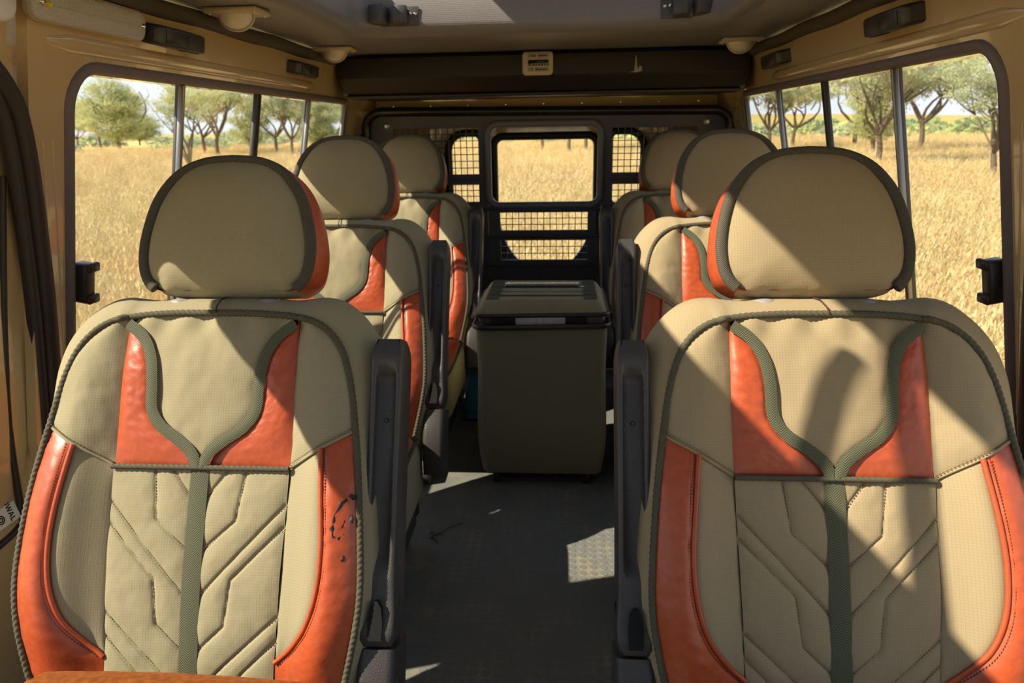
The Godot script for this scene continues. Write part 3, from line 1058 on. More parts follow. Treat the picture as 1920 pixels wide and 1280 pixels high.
func stitches(lines: Array, step: float, size: Vector3, lift: float) -> ArrayMesh:
	var st := tool()
	for l in lines:
		var rest := 0.0
		for i in l.size() - 1:
			var a: Vector2 = l[i]
			var b: Vector2 = l[i + 1]
			var d := a.distance_to(b)
			var at := rest
			while at < d:
				var q := a.lerp(b, at / d)
				var ang := (b - a).angle()
				box(st, Vector3.ZERO, size, 0.0, Transform3D(Basis(Vector3(0, 0, 1), ang), on_back(q.x, q.y, lift)))
				at += step
			rest = at - d
	return done(st)

# a cord of two twisted strands
func rope(line: Array, r: float) -> ArrayMesh:
	var c := Curve3D.new()
	for q in line:
		c.add_point(q)
	var length := c.get_baked_length()
	var n := int(length / 0.0016)
	var rings := []
	for i in n + 1:
		var at := length * i / n
		var p := c.sample_baked(at)
		var d := (c.sample_baked(minf(at + 0.002, length)) - c.sample_baked(maxf(at - 0.002, 0.0))).normalized()
		var x := Vector3(0, 0, 1).cross(d).normalized()
		var y := d.cross(x)
		var ring := []
		for k in 8:
			var a := TAU * k / 8
			var rr := r * (0.86 + 0.24 * absf(cos(a - at * 330.0)))
			ring.append(p + x * cos(a) * rr + y * sin(a) * rr)
		rings.append(ring)
	var st := tool()
	loft(st, rings)
	return done(st)

func mirrored(l: Array, s: float) -> Array:
	return l.map(func(q): return Vector2(q.x * s, q.y))

func seat_meshes() -> void:
	seat_lines()
	var wrinkle := FastNoiseLite.new()
	wrinkle.seed = 3
	wrinkle.frequency = 9.0
	wrinkle.fractal_octaves = 3
	var ahead := Vector3(0, 0, 1)
	var quilt := [
		[Vector2(0.079, 0.332), Vector2(0.068, 0.250), Vector2(0.016, 0.204)], [Vector2(0.048, 0.332), Vector2(0.016, 0.290)],
		[Vector2(0.149, 0.276), Vector2(0.016, 0.132)], [Vector2(0.148, 0.240), Vector2(0.066, 0.156), Vector2(0.057, 0.082), Vector2(0.016, 0.044)],
		[Vector2(0.144, 0.098), Vector2(0.060, 0.020), Vector2(0.03, -0.01)], [Vector2(0.143, 0.060), Vector2(0.09, 0.008), Vector2(0.07, -0.02)],
	]
	for s in [-1.0, 1.0]:
		var n: String = "l" if s < 0 else "r"
		K["quilt_" + n] = surface(func(a, t):
			var v := lerpf(-0.06, 0.334, t)
			var u := lerpf(0.013, x_at(seam, v), a)
			var g := near_line(Vector2(u, v), quilt)
			var h := puff(a, t, 0.005, 5.0) - 0.002 + 0.0042 * (1.0 - exp(-g / 0.010)) - 0.0022 * exp(-pow(g / 0.0022, 2.0))
			h += 0.0018 * wrinkle.get_noise_3d(u * 1.5, v * 1.5, s * 3.0)
			return on_back(u * s, v, h), 54, 130, ahead)
		K["inset_" + n] = surface(func(a, t):
			var v := lerpf(0.338, 0.594, t)
			var u := lerpf(x_at(web, v), x_at(seam, v), a)
			var w := wrinkle.get_noise_3d(u * 3.5 * s + 7.0, v * 6.0, 2.0)
			return on_back(u * s, v, puff(a, t, 0.009, 3.0) - 0.002 + 0.0020 * w * (1.0 - pow(absf(2 * t - 1), 4.0)) * (1.0 - pow(a, 6.0))), 24, 56, ahead)
		K["wing_" + n] = surface(func(a, t):
			var u := lerpf(0.153, 0.266, a)
			var v := lerpf(y_at(WING, u), y_at(outline, u) if u < 0.2639 else 0.403, t)
			return on_back(u * s, v, puff(a, t, 0.009, 4.0) - 0.002 + 0.002 * wrinkle.get_noise_3d(u * 2.0, v * 2.0, s * 9.0)), 30, 40, ahead)
		K["side_" + n] = surface(func(a, t):
			var inner := Vector2(x_at(seam, lerpf(0.028, 0.336, t)), lerpf(0.028, 0.336, t))
			var outer := Vector2(x_at(bolster, lerpf(0.028, 0.371, t)), lerpf(0.028, 0.371, t))
			var q := inner.lerp(outer, a)
			return on_back(q.x * s, q.y, puff(a, t, 0.007, 4.0) - 0.002), 20, 70, ahead)
		K["bolster_" + n] = surface(func(a, t):
			var v0 := lerpf(-0.06, 0.372, t)
			var inner := Vector2(x_at(bolster, v0) if v0 > 0.028 else x_at(seam, v0), v0)
			var v1 := lerpf(-0.06, 0.402, t)
			var outer := Vector2(x_at(outline, maxf(v1, -0.05)), v1)
			var q := inner.lerp(outer, a)
			return on_back(q.x * s, q.y, puff(a, t, 0.011, 3.0) - 0.001 + 0.0012 * wrinkle.get_noise_3d(q.x * 2.5, q.y * 4.5, s * 2.0)), 24, 90, ahead)
		# tape over the seam of the leather inset
		K["tape_" + n] = surface(func(a, t):
			var i: float = t * (web.size() - 1)
			var k := mini(int(i), web.size() - 2)
			var q: Vector2 = web[k].lerp(web[k + 1], i - k)
			var d: Vector2 = (web[k + 1] - web[k]).normalized()
			var nrm := Vector2(-d.y, d.x)
			q += nrm * (a - 0.5) * 0.0195
			q.x = minf(q.x, 0.1525)
			q.x = maxf(q.x, 0.0)
			q.y = maxf(q.y, 0.337)
			return on_back(q.x * s, q.y, 0.0085 + 0.0015 * sin(a * PI)), 6, 60, ahead)
		var path := []
		for q in bolster:
			path.append(on_back(q.x * s, q.y, 0.003))
		K["bolster_piping_" + n] = tubemesh(path, 0.0042, 8)
	K["top_panel"] = surface(func(a, t):
		var v := lerpf(0.340, 0.598, t)
		var half := x_at(web, v) if v < 0.580 else lerpf(0.150, 0.13, (v - 0.58) / 0.018)
		var u := lerpf(-half, half, a)
		var fold := 0.004 * sin(u * 95.0) * smoothstep(0.545, 0.585, v) * (1.0 - smoothstep(0.590, 0.598, v))
		return on_back(u, v, puff(a, t, 0.012, 3.0) - 0.001 + 0.004 * wrinkle.get_noise_3d(u * 1.0, v * 0.7, 4.0) + fold), 44, 60, ahead)
	K["strip"] = surface(func(a, t): return on_back(lerpf(-0.0155, 0.0155, a), lerpf(-0.06, 0.332, t), 0.0035 + 0.001 * sin(a * PI)), 4, 40, ahead)
	var across := []
	for i in 25:
		var u := lerpf(-0.153, 0.153, i / 24.0)
		across.append(on_back(u, 0.336, 0.006))
	K["cross_piping"] = rope(across, 0.0045)
	# the welt round the front face
	var ring := []
	for i in range(outline.size() - 1, 0, -1):
		ring.append(on_back(-outline[i].x, outline[i].y, 0.002))
	for q in outline:
		ring.append(on_back(q.x, q.y, 0.002))
	K["welt"] = rope(ring, 0.0056)
	# cover over top, sides and back
	var rows := []
	var full := []
	for i in range(outline.size() - 1, 0, -1):
		full.append(Vector2(-outline[i].x, outline[i].y))
	full.append_array(outline)
	for e in [[0.0, 0.0], [0.012, -0.008], [0.027, -0.028], [0.035, -0.055], [0.032, -0.085], [0.016, -0.112], [-0.02, -0.128], [-0.07, -0.134], [-0.14, -0.136]]:
		var row := []
		for i in full.size():
			var a: Vector2 = full[maxi(i - 1, 0)]
			var b: Vector2 = full[mini(i + 1, full.size() - 1)]
			var nrm := Vector2(-(b - a).y, (b - a).x).normalized()
			if nrm.dot(full[i] - Vector2(0, 0.25)) < 0:
				nrm = -nrm
			var broad := 1.0 + 0.6 * smoothstep(0.30, 0.50, full[i].y) * smoothstep(0.12, 0.20, absf(full[i].x))
			var q: Vector2 = full[i] + nrm * e[0] * (broad if e[0] > 0.0 else 1.0)
			var sw := swell(full[i].x, full[i].y)
			row.append(Vector3(q.x, q.y, sw * (1.0 - minf(1.0, -e[1] / 0.08)) + e[1] * (1.0 + 0.45 * (1.0 - smoothstep(0.40, 0.56, q.y)))))
		rows.append(row)
	var last := []
	for q in full:
		last.append(Vector3(0, clampf(q.y, 0.0, 0.45), -0.137 * (1.0 + 0.45 * (1.0 - smoothstep(0.40, 0.56, q.y)))))
	rows.append(last)
	var st := tool()
	grid(st, rows, Vector3.ZERO)
	K["cover"] = done(st)
	K["top_seam"] = tubemesh([Vector3(0.006, 0.6005, -0.001), Vector3(0.004, 0.6125, -0.008), Vector3(0.001, 0.6275, -0.028), Vector3(-0.003, 0.6355, -0.055), Vector3(-0.004, 0.632, -0.085)], 0.0013, 6)
	# stitching
	var sew := []
	for s in [-1.0, 1.0]:
		for l in quilt:
			sew.append(mirrored(l, s))
	K["quilt_stitch"] = stitches(sew, 0.0052, Vector3(0.0030, 0.0009, 0.0012), 0.0012)
	sew = []
	for s in [-1.0, 1.0]:
		sew.append(mirrored(WING.map(func(q): return q + Vector2(0, 0.006)), s))
	K["wing_stitch"] = stitches(sew, 0.0055, Vector3(0.0036, 0.0011, 0.0014), 0.0055)
	sew = []
	for s in [-1.0, 1.0]:
		sew.append(mirrored(bolster.map(func(q): return q + Vector2(0.0085, 0)), s))
	K["bolster_stitch"] = stitches(sew, 0.0050, Vector3(0.0034, 0.0010, 0.0012), 0.0055)
	for s in [-1.0, 1.0]:
		K["wing_seam_" + ("l" if s < 0 else "r")] = tubemesh(dense(mirrored(WING, s), 5).map(func(q): return on_back(q.x, q.y, 0.001)), 0.0026, 6)
	headrest_meshes()
	armrest_meshes()
	# greasy hand mark for one bolster: smears of dark matter
	st = tool()
	var marks := [[Vector2(0.262, 0.292), Vector2(0.250, 0.280), Vector2(0.244, 0.255), Vector2(0.246, 0.235)], [Vector2(0.268, 0.300), Vector2(0.276, 0.294)], [Vector2(0.262, 0.262), Vector2(0.256, 0.250)], [Vector2(0.272, 0.268), Vector2(0.270, 0.256)], [Vector2(0.253, 0.232), Vector2(0.262, 0.240)], [Vector2(0.262, 0.206), Vector2(0.260, 0.198)]]
	for l in marks:
		var line := dense(l, 4).map(func(q): return on_back(q.x + rng.randf_range(-1, 1) * 0.0012, q.y + rng.randf_range(-1, 1) * 0.0012, 0.0088))
		var rad := line.map(func(_q): return rng.randf_range(0.0015, 0.0045))
		tube(st, line, rad, 8, false, true, 0.3, Vector3(0, 0, 1))
	K["grease"] = done(st)
	# cushion
	st = tool()
	var rings := []
	for i in 15:
		var t := i / 14.0
		var z := lerpf(-0.04, 0.46, t)
		var drop := 0.05 * pow(maxf(0.0, (t - 0.8) / 0.2), 2.0) + 0.03 * pow(maxf(0.0, (0.1 - t) / 0.1), 2.0)
		var rr := []
		for p in rounded(-0.272 + drop, 0.272 - drop, 0.175 + drop * 0.5, 0.392 - drop, [0.05, 0.06, 0.06, 0.05], 6):
			var crown := 0.010 * cos(p.x / 0.272 * PI / 2) if p.y > 0.3 else 0.0
			rr.append(Vector3(p.x, p.y + crown, z))
		rings.append(rr)
	loft(st, rings)
	K["cushion"] = done(st)
	st = tool()
	for s in [-1.0, 1.0]:
		tube(st, dense([Vector3(s * 0.262, 0.372, -0.02), Vector3(s * 0.268, 0.374, 0.2), Vector3(s * 0.264, 0.368, 0.38), Vector3(s * 0.225, 0.345, 0.448), Vector3(s * 0.10, 0.342, 0.460), Vector3(0, 0.342, 0.461)], 5), 0.0045, 7)
	K["cushion_welt"] = done(st)
	for s in [-1.0, 1.0]:
		K["thigh_%s" % ("l" if s < 0 else "r")] = surface(func(a, t):
			var z := lerpf(0.06, 0.43, t)
			var u := lerpf(0.175, 0.262, a)
			var y := 0.401 - 0.012 * pow((u - 0.17) / 0.09, 2.0) + 0.006 * sin(a * PI) * sin(t * PI) - 0.034 * pow(maxf(0.0, (z - 0.36) / 0.07), 2.0)
			return Vector3(s * u, y, z), 10, 24, Vector3(0, 1, 0))
	# loose suede pad lying on the cushion against the backrest
	rings = []
	for i in 13:
		var t := i / 12.0
		var e := sqrt(maxf(0.02, 1.0 - pow(absf(2 * t - 1), 5.0)))
		var rr := []
		for k in 36:
			var a := TAU * k / 36
			var cx := signf(cos(a)) * pow(absf(cos(a)), 0.45)
			var cy := signf(sin(a)) * pow(absf(sin(a)), 0.6)
			rr.append(Vector3(cx * 0.225 * (0.92 + 0.08 * e), 0.4285 + cy * 0.026 * e + 0.004 * cos(cx * 2.2), lerpf(0.042, 0.40, t)))
		rings.append(rr)
	st = tool()
	loft(st, rings)
	K["pad"] = done(st)

func headrest_meshes() -> void:
	var half := dense([Vector2(0, 0.8905), Vector2(0.05, 0.886), Vector2(0.088, 0.870), Vector2(0.115, 0.844), Vector2(0.137, 0.806), Vector2(0.150, 0.758), Vector2(0.1545, 0.716), Vector2(0.149, 0.676), Vector2(0.130, 0.650), Vector2(0.095, 0.641), Vector2(0, 0.638)], 4)
	var loop := []
	for q in half:
		loop.append(q)
	for i in range(half.size() - 2, 0, -1):
		loop.append(Vector2(-half[i].x, half[i].y))
	var c := Vector2(0, 0.758)
	var dent := FastNoiseLite.new()
	dent.seed = 12
	dent.frequency = 7.0
	var front := []
	for k in 13:
		var r := k / 12.0
		var row := []
		for q in loop:
			var p: Vector2 = c.lerp(q, r * 0.965)
			var pucker := 0.0
			if q.y < 0.655:
				pucker = 0.004 * sin(p.x * 120.0 + 1.0) * pow(r, 6.0)
			row.append(Vector3(p.x, p.y, -0.036 + 0.024 * (1.0 - pow(r, 3.2)) - 0.004 * pow(r, 10.0) + pucker + 0.0015 * dent.get_noise_2d(p.x, p.y)))
		front.append(row)
	for e in [[-0.055, -0.004], [-0.085, -0.003], [-0.125, 0.004]]:
		var row := []
		for i in loop.size():
			var q: Vector2 = loop[i]
			var under := 1.0 - smoothstep(0.642, 0.66, q.y)
			var at: Vector3 = front[12][i]
			row.append(at.lerp(Vector3(q.x, q.y + e[1], e[0]), under))
		front.append(row)
	var st := tool()
	grid(st, front, Vector3.ZERO, true)
	K["head_front"] = done(st)
	# braided binding round the front
	var rim := []
	var sizes := []
	var upper := []
	for q in half:
		if q.y > 0.6505 or q.x > 0.128:
			upper.append(q)
	for i in range(upper.size() - 1, 0, -1):
		rim.append(Vector3(-upper[i].x, upper[i].y, -0.040))
	for q in upper:
		rim.append(Vector3(q.x, q.y, -0.040))
	for q in rim:
		sizes.append(0.0075 + 0.0030 * smoothstep(0.06, 0.14, absf(q.x)))
	K["head_binding"] = tubemesh(rim, sizes, 10, false, 0.8, Vector3(0, 0, 1))
	# leather sides and back
	var rows := []
	for e in [[0.0, -0.040], [0.006, -0.055], [0.011, -0.078], [0.012, -0.100], [0.006, -0.124], [-0.010, -0.142], [-0.035, -0.152], [-0.08, -0.156], [-0.12, -0.157]]:
		var row := []
		for i in loop.size():
			var a: Vector2 = loop[(i + loop.size() - 1) % loop.size()]
			var b: Vector2 = loop[(i + 1) % loop.size()]
			var d: Vector2 = (loop[i] - c).normalized()
			var n := Vector2((b - a).y, -(b - a).x).normalized()
			if n.dot(d) < 0:
				n = -n
			var q: Vector2 = loop[i] + (n if e[0] > -0.02 else d) * e[0] * (smoothstep(-0.9, -0.4, n.y) if e[0] > 0.0 else 1.0)
			row.append(Vector3(q.x, maxf(q.y, 0.645), e[1] + 0.003 * sin(i * 0.9) * (1.0 if e[0] > 0.008 else 0.0)))
		rows.append(row)
	st = tool()
	grid(st, rows, Vector3.ZERO, true)
	K["head_sides"] = done(st)
	for s in [-1.0, 1.0]:
		pass
	st = tool()
	disc(st, Vector3.ZERO, Vector3.UP, [Vector2(0.024, -0.012), Vector2(0.026, 0.0), Vector2(0.024, 0.007), Vector2(0.015, 0.011), Vector2(0.008, 0.012)], 18)
	K["bush"] = done(st)
	K["post"] = tubemesh([Vector3(0, -0.02, 0), Vector3(0, 0.05, 0)], 0.006, 10)

func armrest_meshes() -> void:
	# section across (u, w); a channel runs down the front face
	var rings := []
	var n := 40
	for i in n + 1:
		var t := float(i) / n
		var v := lerpf(0.060, 0.556, t)
		var half := 0.0265 + 0.003 * exp(-pow((v - 0.09) / 0.045, 2.0))
		var depth := 0.078
		var forward := 0.012 + 0.012 * smoothstep(0.14, 0.06, v) - 0.006 * smoothstep(0.3, 0.5, v)
		var end := 0.0
		if v > 0.52:
			end = pow((v - 0.52) / 0.036, 2.0) * 0.016
		if v < 0.085:
			end = pow((0.085 - v) / 0.025, 2.0) * 0.014
		var ch := 0.017 * smoothstep(0.165, 0.215, v) * (1.0 - smoothstep(0.490, 0.512, v))
		var cw := 0.64 * half
		var front := forward - end
		var rear := forward - depth + end * 0.8
		half -= end * 0.35
		var r := 0.005
		rings.append([
			Vector3(-half, v, rear + r), Vector3(-half + r * 0.3, v, rear + r * 0.3), Vector3(-half + r, v, rear), Vector3(half - r, v, rear), Vector3(half - r * 0.3, v, rear + r * 0.3), Vector3(half, v, rear + r),
			Vector3(half, v, front - r), Vector3(half - r * 0.3, v, front - r * 0.3), Vector3(half - r, v, front), Vector3(cw + 0.002, v, front), Vector3(cw - 0.001, v, front - ch * 0.3), Vector3(cw - 0.004, v, front - ch),
			Vector3(0, v, front - ch), Vector3(-cw + 0.004, v, front - ch), Vector3(-cw + 0.001, v, front - ch * 0.3), Vector3(-cw - 0.002, v, front), Vector3(-half + r, v, front), Vector3(-half + r * 0.3, v, front - r * 0.3), Vector3(-half, v, front - r),
		])
	var st := tool()
	loft(st, rings)
	K["armrest"] = done(st)
	st = tool()
	disc(st, Vector3(0, 0, 0), Vector3(0, 0, 1), [Vector2(0.0055, -0.004), Vector2(0.0055, 0.0006), Vector2(0.004, 0.0004)], 12)
	K["arm_hole"] = done(st)
	st = tool()
	disc(st, Vector3(0, 0, 0), Vector3(0, 0, 1), [Vector2(0.005, -0.003), Vector2(0.0045, 0.0015), Vector2(0.002, 0.0025)], 12)
	K["arm_rivet"] = done(st)
	# dark slot at the foot of the armrest
	st = tool()
	slab(st, [Vector2(-0.011, -0.032), Vector2(0.011, -0.032), Vector2(0.012, -0.005), Vector2(0.009, 0.018), Vector2(0.003, 0.028), Vector2(-0.003, 0.028), Vector2(-0.009, 0.018), Vector2(-0.012, -0.005)], -0.012, func(x, y, d): return Vector3(x, y, d), Vector3(0, 0, 1))
	K["arm_slot"] = done(st)
	rings = []
	for i in 10:
		var t := i / 9.0
		var v := lerpf(-0.13, 0.056, t)
		var ring := []
		for p in rounded(-0.031, 0.031, -0.085, 0.012 + 0.010 * sin(t * PI) - 0.02 * pow(1.0 - t, 2.0), 0.014, 4):
			ring.append(Vector3(p.x, v, p.y))
		rings.append(ring)
	st = tool()
	loft(st, rings)
	K["arm_bracket"] = done(st)
	K["arm_digits"] = text_mesh("2 6 .1", 0.017, 0.0016)

func make_seat(x: float, row: int, side: float, label: String) -> void:
	var lift := 0.0 if row == 0 else 0.03
	var z: float = [-0.864, -1.772, -2.701][row]
	var s: Node3D = thing("passenger_seat", label, "seat", Vector3(x, 0, z), "passenger seats")
	var cloth: Material = M.cloth_olive if side < 0 else M.cloth_tan
	var t := Transform3D(Basis(Vector3.RIGHT, TILT), Vector3(0, 0.40 + lift, 0))
	var base := Transform3D(Basis(), Vector3(0, lift, 0))
	var back := part("backrest", K.cover, cloth, s, t)
	for n in ["l", "r"]:
		part("quilted_panel", K["quilt_" + n], cloth, back)
		part("leather_inset", K["inset_" + n], M.leather, back).set_meta("label", "rust orange leather inset")
		part("shoulder_panel", K["wing_" + n], cloth, back)
		part("side_panel", K["side_" + n], cloth, back)
		part("leather_bolster", K["bolster_" + n], M.leather, back).set_meta("label", "rust orange leather bolster")
		part("woven_tape", K["tape_" + n], M.webbing, back).set_meta("label", "dark green woven tape")
		part("bolster_piping", K["bolster_piping_" + n], M.leather, back)
		part("shoulder_seam", K["wing_seam_" + n], cloth, back)
	part("top_panel", K.top_panel, cloth, back)
	part("centre_strap", K.strip, M.webbing, back).set_meta("label", "dark green woven strap")
	part("cross_piping", K.cross_piping, M.cord, back)
	part("edge_piping", K.welt, M.cord, back).set_meta("label", "dark braided cord piping")
	part("quilt_stitching", K.quilt_stitch, M.thread, back).set_meta("kind", "stuff")
	part("shoulder_stitching", K.wing_stitch, M.thread, back).set_meta("kind", "stuff")
	part("bolster_stitching", K.bolster_stitch, M.thread_dark, back).set_meta("kind", "stuff")
	part("top_seam", K.top_seam, M.thread_dark, back)
	if row == 0 and side < 0:
		var smear := part("grease_mark", K.grease, M.black_ink, back)
		smear.set_meta("label", "black smeared grease mark")
		smear.set_meta("kind", "stuff")
	# headrest
	var head := part("headrest", K.head_front, cloth, s, t)
	part("headrest_sides", K.head_sides, M.leather, head).set_meta("label", "rust orange leather sides")
	part("headrest_binding", K.head_binding, M.binding, head).set_meta("label", "dark braided binding")
	for e in [-0.083, 0.083]:
		part("post_bush", K.bush, M.grey_plastic, head, Transform3D(Basis(), Vector3(e, 0.620, -0.055)))
		part("headrest_post", K.post, M.chrome, head, Transform3D(Basis(), Vector3(e, 0.622, -0.075)))
	# armrest folded up on the aisle side
	var arm := part("armrest", K.armrest, M.plastic, s, t * Transform3D(Basis(), Vector3(-side * 0.3105, 0, 0)))
	arm.set_meta("label", "black plastic armrest folded up")
	part("hole", K.arm_hole, M.hole, arm, Transform3D(Basis(), Vector3(0, 0.400, -0.0098)))
	part("rivet", K.arm_rivet, M.plastic, arm, Transform3D(Basis(), Vector3(0, 0.418, -0.0095)))
	part("mould_number", K.arm_digits, M.plastic, arm, Transform3D(Basis(Vector3(0, 0, 1), PI / 2), Vector3(0, 0.330, -0.0085)))
	part("pivot_slot", K.arm_slot, M.hole, arm, Transform3D(Basis(), Vector3(0, 0.105, 0.0245)))
	var bracket := part("armrest_bracket", K.arm_bracket, M.plastic, s, t * Transform3D(Basis(), Vector3(-side * 0.3105, 0, 0)))
	var bolt_at := -side * 0.031
	if not K.has("arm_screw"):
		var st := tool()
		disc(st, Vector3.ZERO, Vector3(1, 0, 0), [Vector2(0.009, -0.002), Vector2(0.009, 0.0012), Vector2(0.006, 0.0008)], 14)
		K["arm_screw"] = done(st)
		st = tool()
		box(st, Vector3(0, 0.10, 0.15), Vector3(0.44, 0.15, 0.50), 0.01)
		box(st, Vector3(0, 0.22, -0.095), Vector3(0.46, 0.34, 0.05), 0.02)
		K["pedestal"] = done(st)
		st = tool()
		for sx in [-0.17, 0.17]:
			box(st, Vector3(sx, 0.0125, 0.20), Vector3(0.05, 0.025, 0.56), 0.004)
		K["rails"] = done(st)
		st = tool()
		for sx in [-0.17, 0.17]:
			box(st, Vector3(sx, 0.0275, 0.20), Vector3(0.05, 0.055, 0.56), 0.004)
		K["rails_high"] = done(st)
	part("pivot_cap", K.arm_screw, M.plastic_smooth, arm, Transform3D(Basis(), Vector3(bolt_at * 0.9, 0.125, -0.015)))
	part("pivot_cap", K.arm_screw, M.plastic_smooth, bracket, Transform3D(Basis(), Vector3(bolt_at, 0.0, -0.015)))
	# cushion
	var cu := part("cushion", K.cushion, cloth, s, base)
	part("cushion_piping", K.cushion_welt, M.cord, cu)
	part("thigh_inset", K.thigh_l, M.leather, cu)
	part("thigh_inset", K.thigh_r, M.leather, cu)
	part("pedestal", K.pedestal, M.powder_coat, s, base)
	part("floor_rails", K.rails if row == 0 else K.rails_high, M.powder_coat, s)
	# the pad is a loose thing of its own
	solo("suede_pad", K.pad, M.suede, "brown suede pad lying on the %s" % label.split(" passenger")[0] + " seat" + label.split("seat")[1].replace(" olive fridge bag, side without lamp", " fridge, plain side").replace(" olive fridge bag", " fridge"), "cushion", "suede seat pads", "", Transform3D(Basis(), Vector3(x, lift + (0.010 if side < 0 else 0.0), z)))

func seats() -> void:
	seat_meshes()
	var where := [["front-row", "beside the door with the sticker", "beside the door without a sticker"], ["middle-row", "in front of the olive fridge bag, lamp side", "in front of the olive fridge bag, side without lamp"], ["last-row", "against the mesh partition, lamp side", "against the mesh partition, side without lamp"]]
	for row in 3:
		for side in [-1.0, 1.0]:
			var x: float = side * (0.515 if row == 0 else 0.585)
			make_seat(x, row, side, "%s %s passenger seat %s" % [where[row][0], "olive" if side < 0 else "tan", where[row][1 if side < 0 else 2]])


# ------------------------------------------------------------------ fridge in its cover
func fridge() -> void:
	var f: Node3D = thing("fridge", "portable fridge in a zipped olive canvas cover standing in the aisle", "fridge", Vector3(0.019, 0, -2.430))
	var st := tool()
	var rings := []
	for i in 17:
		var t := i / 16.0
		var y := lerpf(0.045, 0.598, t)
		var g := 0.004 * sin(t * 7.0) + 0.006 * sin(t * PI) - 0.007 * pow(1.0 - t, 10.0)
		var ring := []
		var k := 0
		for p in rounded(-0.223 - g, 0.223 + g, -0.193 - g, 0.193 + g, 0.030, 10):
			k += 1
			ring.append(Vector3(p.x, y, p.y + 0.0025 * sin(p.x * 30.0 + y * 12.0) * (1.0 if p.y > 0.2 else 0.0)))
		rings.append(ring)
	loft(st, rings)
	part("cover", done(st), M.cloth_dark, f)
	# zip lip, appliance rim, label
	var lip := []
	for p in rounded(-0.233, 0.233, -0.203, 0.203, 0.04, 8):
		lip.append(Vector3(p.x, 0.604 + 0.004 * sin(p.x * 9.0), p.y))
	part("zip_edge", tubemesh(lip, 0.007, 8, true, 1.4), M.plastic_smooth, f)
	part("appliance_rim", boxmesh(Vector3(0.436, 0.052, 0.380), 0.03, true, Vector3(0, 0.628, 0)), M.panel_grey, f)
	part("front_grip", boxmesh(Vector3(0.330, 0.030, 0.012), 0.004, false, Vector3(-0.01, 0.630, 0.190)), M.plastic_smooth, f)
	var lab := part("name_plate", boxmesh(Vector3(0.168, 0.034, 0.006), 0.001, false, Vector3(-0.002, 0.628, 0.1965)), M.label_silver, f)
	var arcs := tool()
	for sgn in [-1.0, 1.0]:
		var arc := []
		for i in 9:
			var a := lerpf(-1.1, 1.1, i / 8.0)
			arc.append(Vector3(-0.004 + sgn * (0.024 - 0.014 * cos(a) * 0.9), 0.628 + sin(a) * 0.016, 0.1998))
		tube(arcs, arc, 0.0006, 4)
	part("emblem", done(arcs), M.grey_ink, lab)
	# lid of the cover: a padded bag top with sewn ribs
	var lidw := 0.222
	var top := func(u, v):
		# u across, v from front (0) to rear (1)
		var z := lerpf(0.194, -0.187, v)
		var a := absf(u)
		var edge := minf(1.0, (1.0 - a) / 0.16)
		var e2 := minf(1.0, minf(v / 0.12, (1.0 - v) / 0.12))
		var y := 0.652 + 0.038 * (1.0 - pow(1.0 - edge, 2.0)) * (1.0 - pow(1.0 - e2, 2.0))
		for q in [0.26, 0.42, 0.60, 0.78]:
			y -= 0.007 * exp(-pow((v - q) / 0.018, 2.0)) * smoothstep(0.0, 0.3, 1.0 - a)
		y += 0.004 * sin(v * 22.0 + 0.4) * (1.0 - a * a) * 0.4
		return Vector3(u * lidw, y, z)
	part("lid", surface(func(a, t): return top.call(a * 2.0 - 1.0, t), 48, 80, Vector3(0, 1, 0)), M.cloth_olive, f)
	var skirt := []
	for e in [[0.0, 0.654], [0.006, 0.650], [0.006, 0.640]]:
		var row := []
		for p in rounded(-lidw - e[0], lidw + e[0], -0.187 - e[0], 0.194 + e[0], 0.02, 5):
			row.append(Vector3(p.x, e[1], p.y))
		skirt.append(row)
	st = tool()
	grid(st, skirt, Vector3.ZERO, true)
	part("lid_skirt", done(st), M.cloth_dark, f)
	var zipper := []
	for p in rounded(-lidw - 0.006, lidw + 0.006, -0.193, 0.200, 0.03, 6):
		zipper.append(Vector3(p.x, 0.6445 + 0.003 * sin(p.x * 8.0), p.y))
	part("lid_zip", tubemesh(zipper, 0.0065, 8, true, 1.2), M.plastic_smooth, f)
	# green tapes along and across
	for u in [-0.76, 0.76]:
		part("woven_tape", surface(func(a, t): return top.call(u + (a - 0.5) * 0.20, lerpf(0.10, 0.95, t)) + Vector3(0, 0.0022, 0), 6, 60, Vector3(0, 1, 0)), M.webbing, f)
	for v in [0.26, 0.42, 0.60]:
		part("woven_tape", surface(func(a, t): return top.call(lerpf(-0.66, 0.66, a), v + (t - 0.5) * 0.035) + Vector3(0, 0.0020, 0), 40, 3, Vector3(0, 1, 0)), M.webbing, f)
	# clear pocket with a printed road map
	var sheet := func(a, t, h): return top.call(lerpf(-0.60, 0.56, a), lerpf(0.63, 0.79, t)) + Vector3(0, 0.003 + h, 0)
	var paper := part("map_sheet", surface(func(a, t): return sheet.call(a, t, 0.0), 30, 6, Vector3(0, 1, 0)), M.white, f)
	var lines := tool()
	rng.seed = 99
	for i in 7:
		var path := []
		for k in 13:
			path.append(sheet.call(k / 12.0, clampf((i + 0.5) / 7.0 + rng.randf_range(-0.05, 0.05), 0, 1), 0.0012))
		tube(lines, path, 0.0009, 4)
	for i in 22:
		var a0 := (i + rng.randf()) / 22.0
		var path := []
		for k in 6:
			path.append(sheet.call(clampf(a0 + rng.randf_range(-0.01, 0.01), 0, 1), k / 5.0, 0.0012))
		tube(lines, path, 0.0008, 4)
	part("printed_lines", done(lines), M.grey_ink, paper)
	st = tool()
	var loop := []
	for i in 28:
		var a := TAU * i / 28
		loop.append(sheet.call(0.80 + 0.14 * cos(a), 0.5 + 0.34 * sin(a), 0.0016))
	tube(st, loop, 0.0012, 4, true)
	part("red_outline", done(st), M.red_ink, paper)
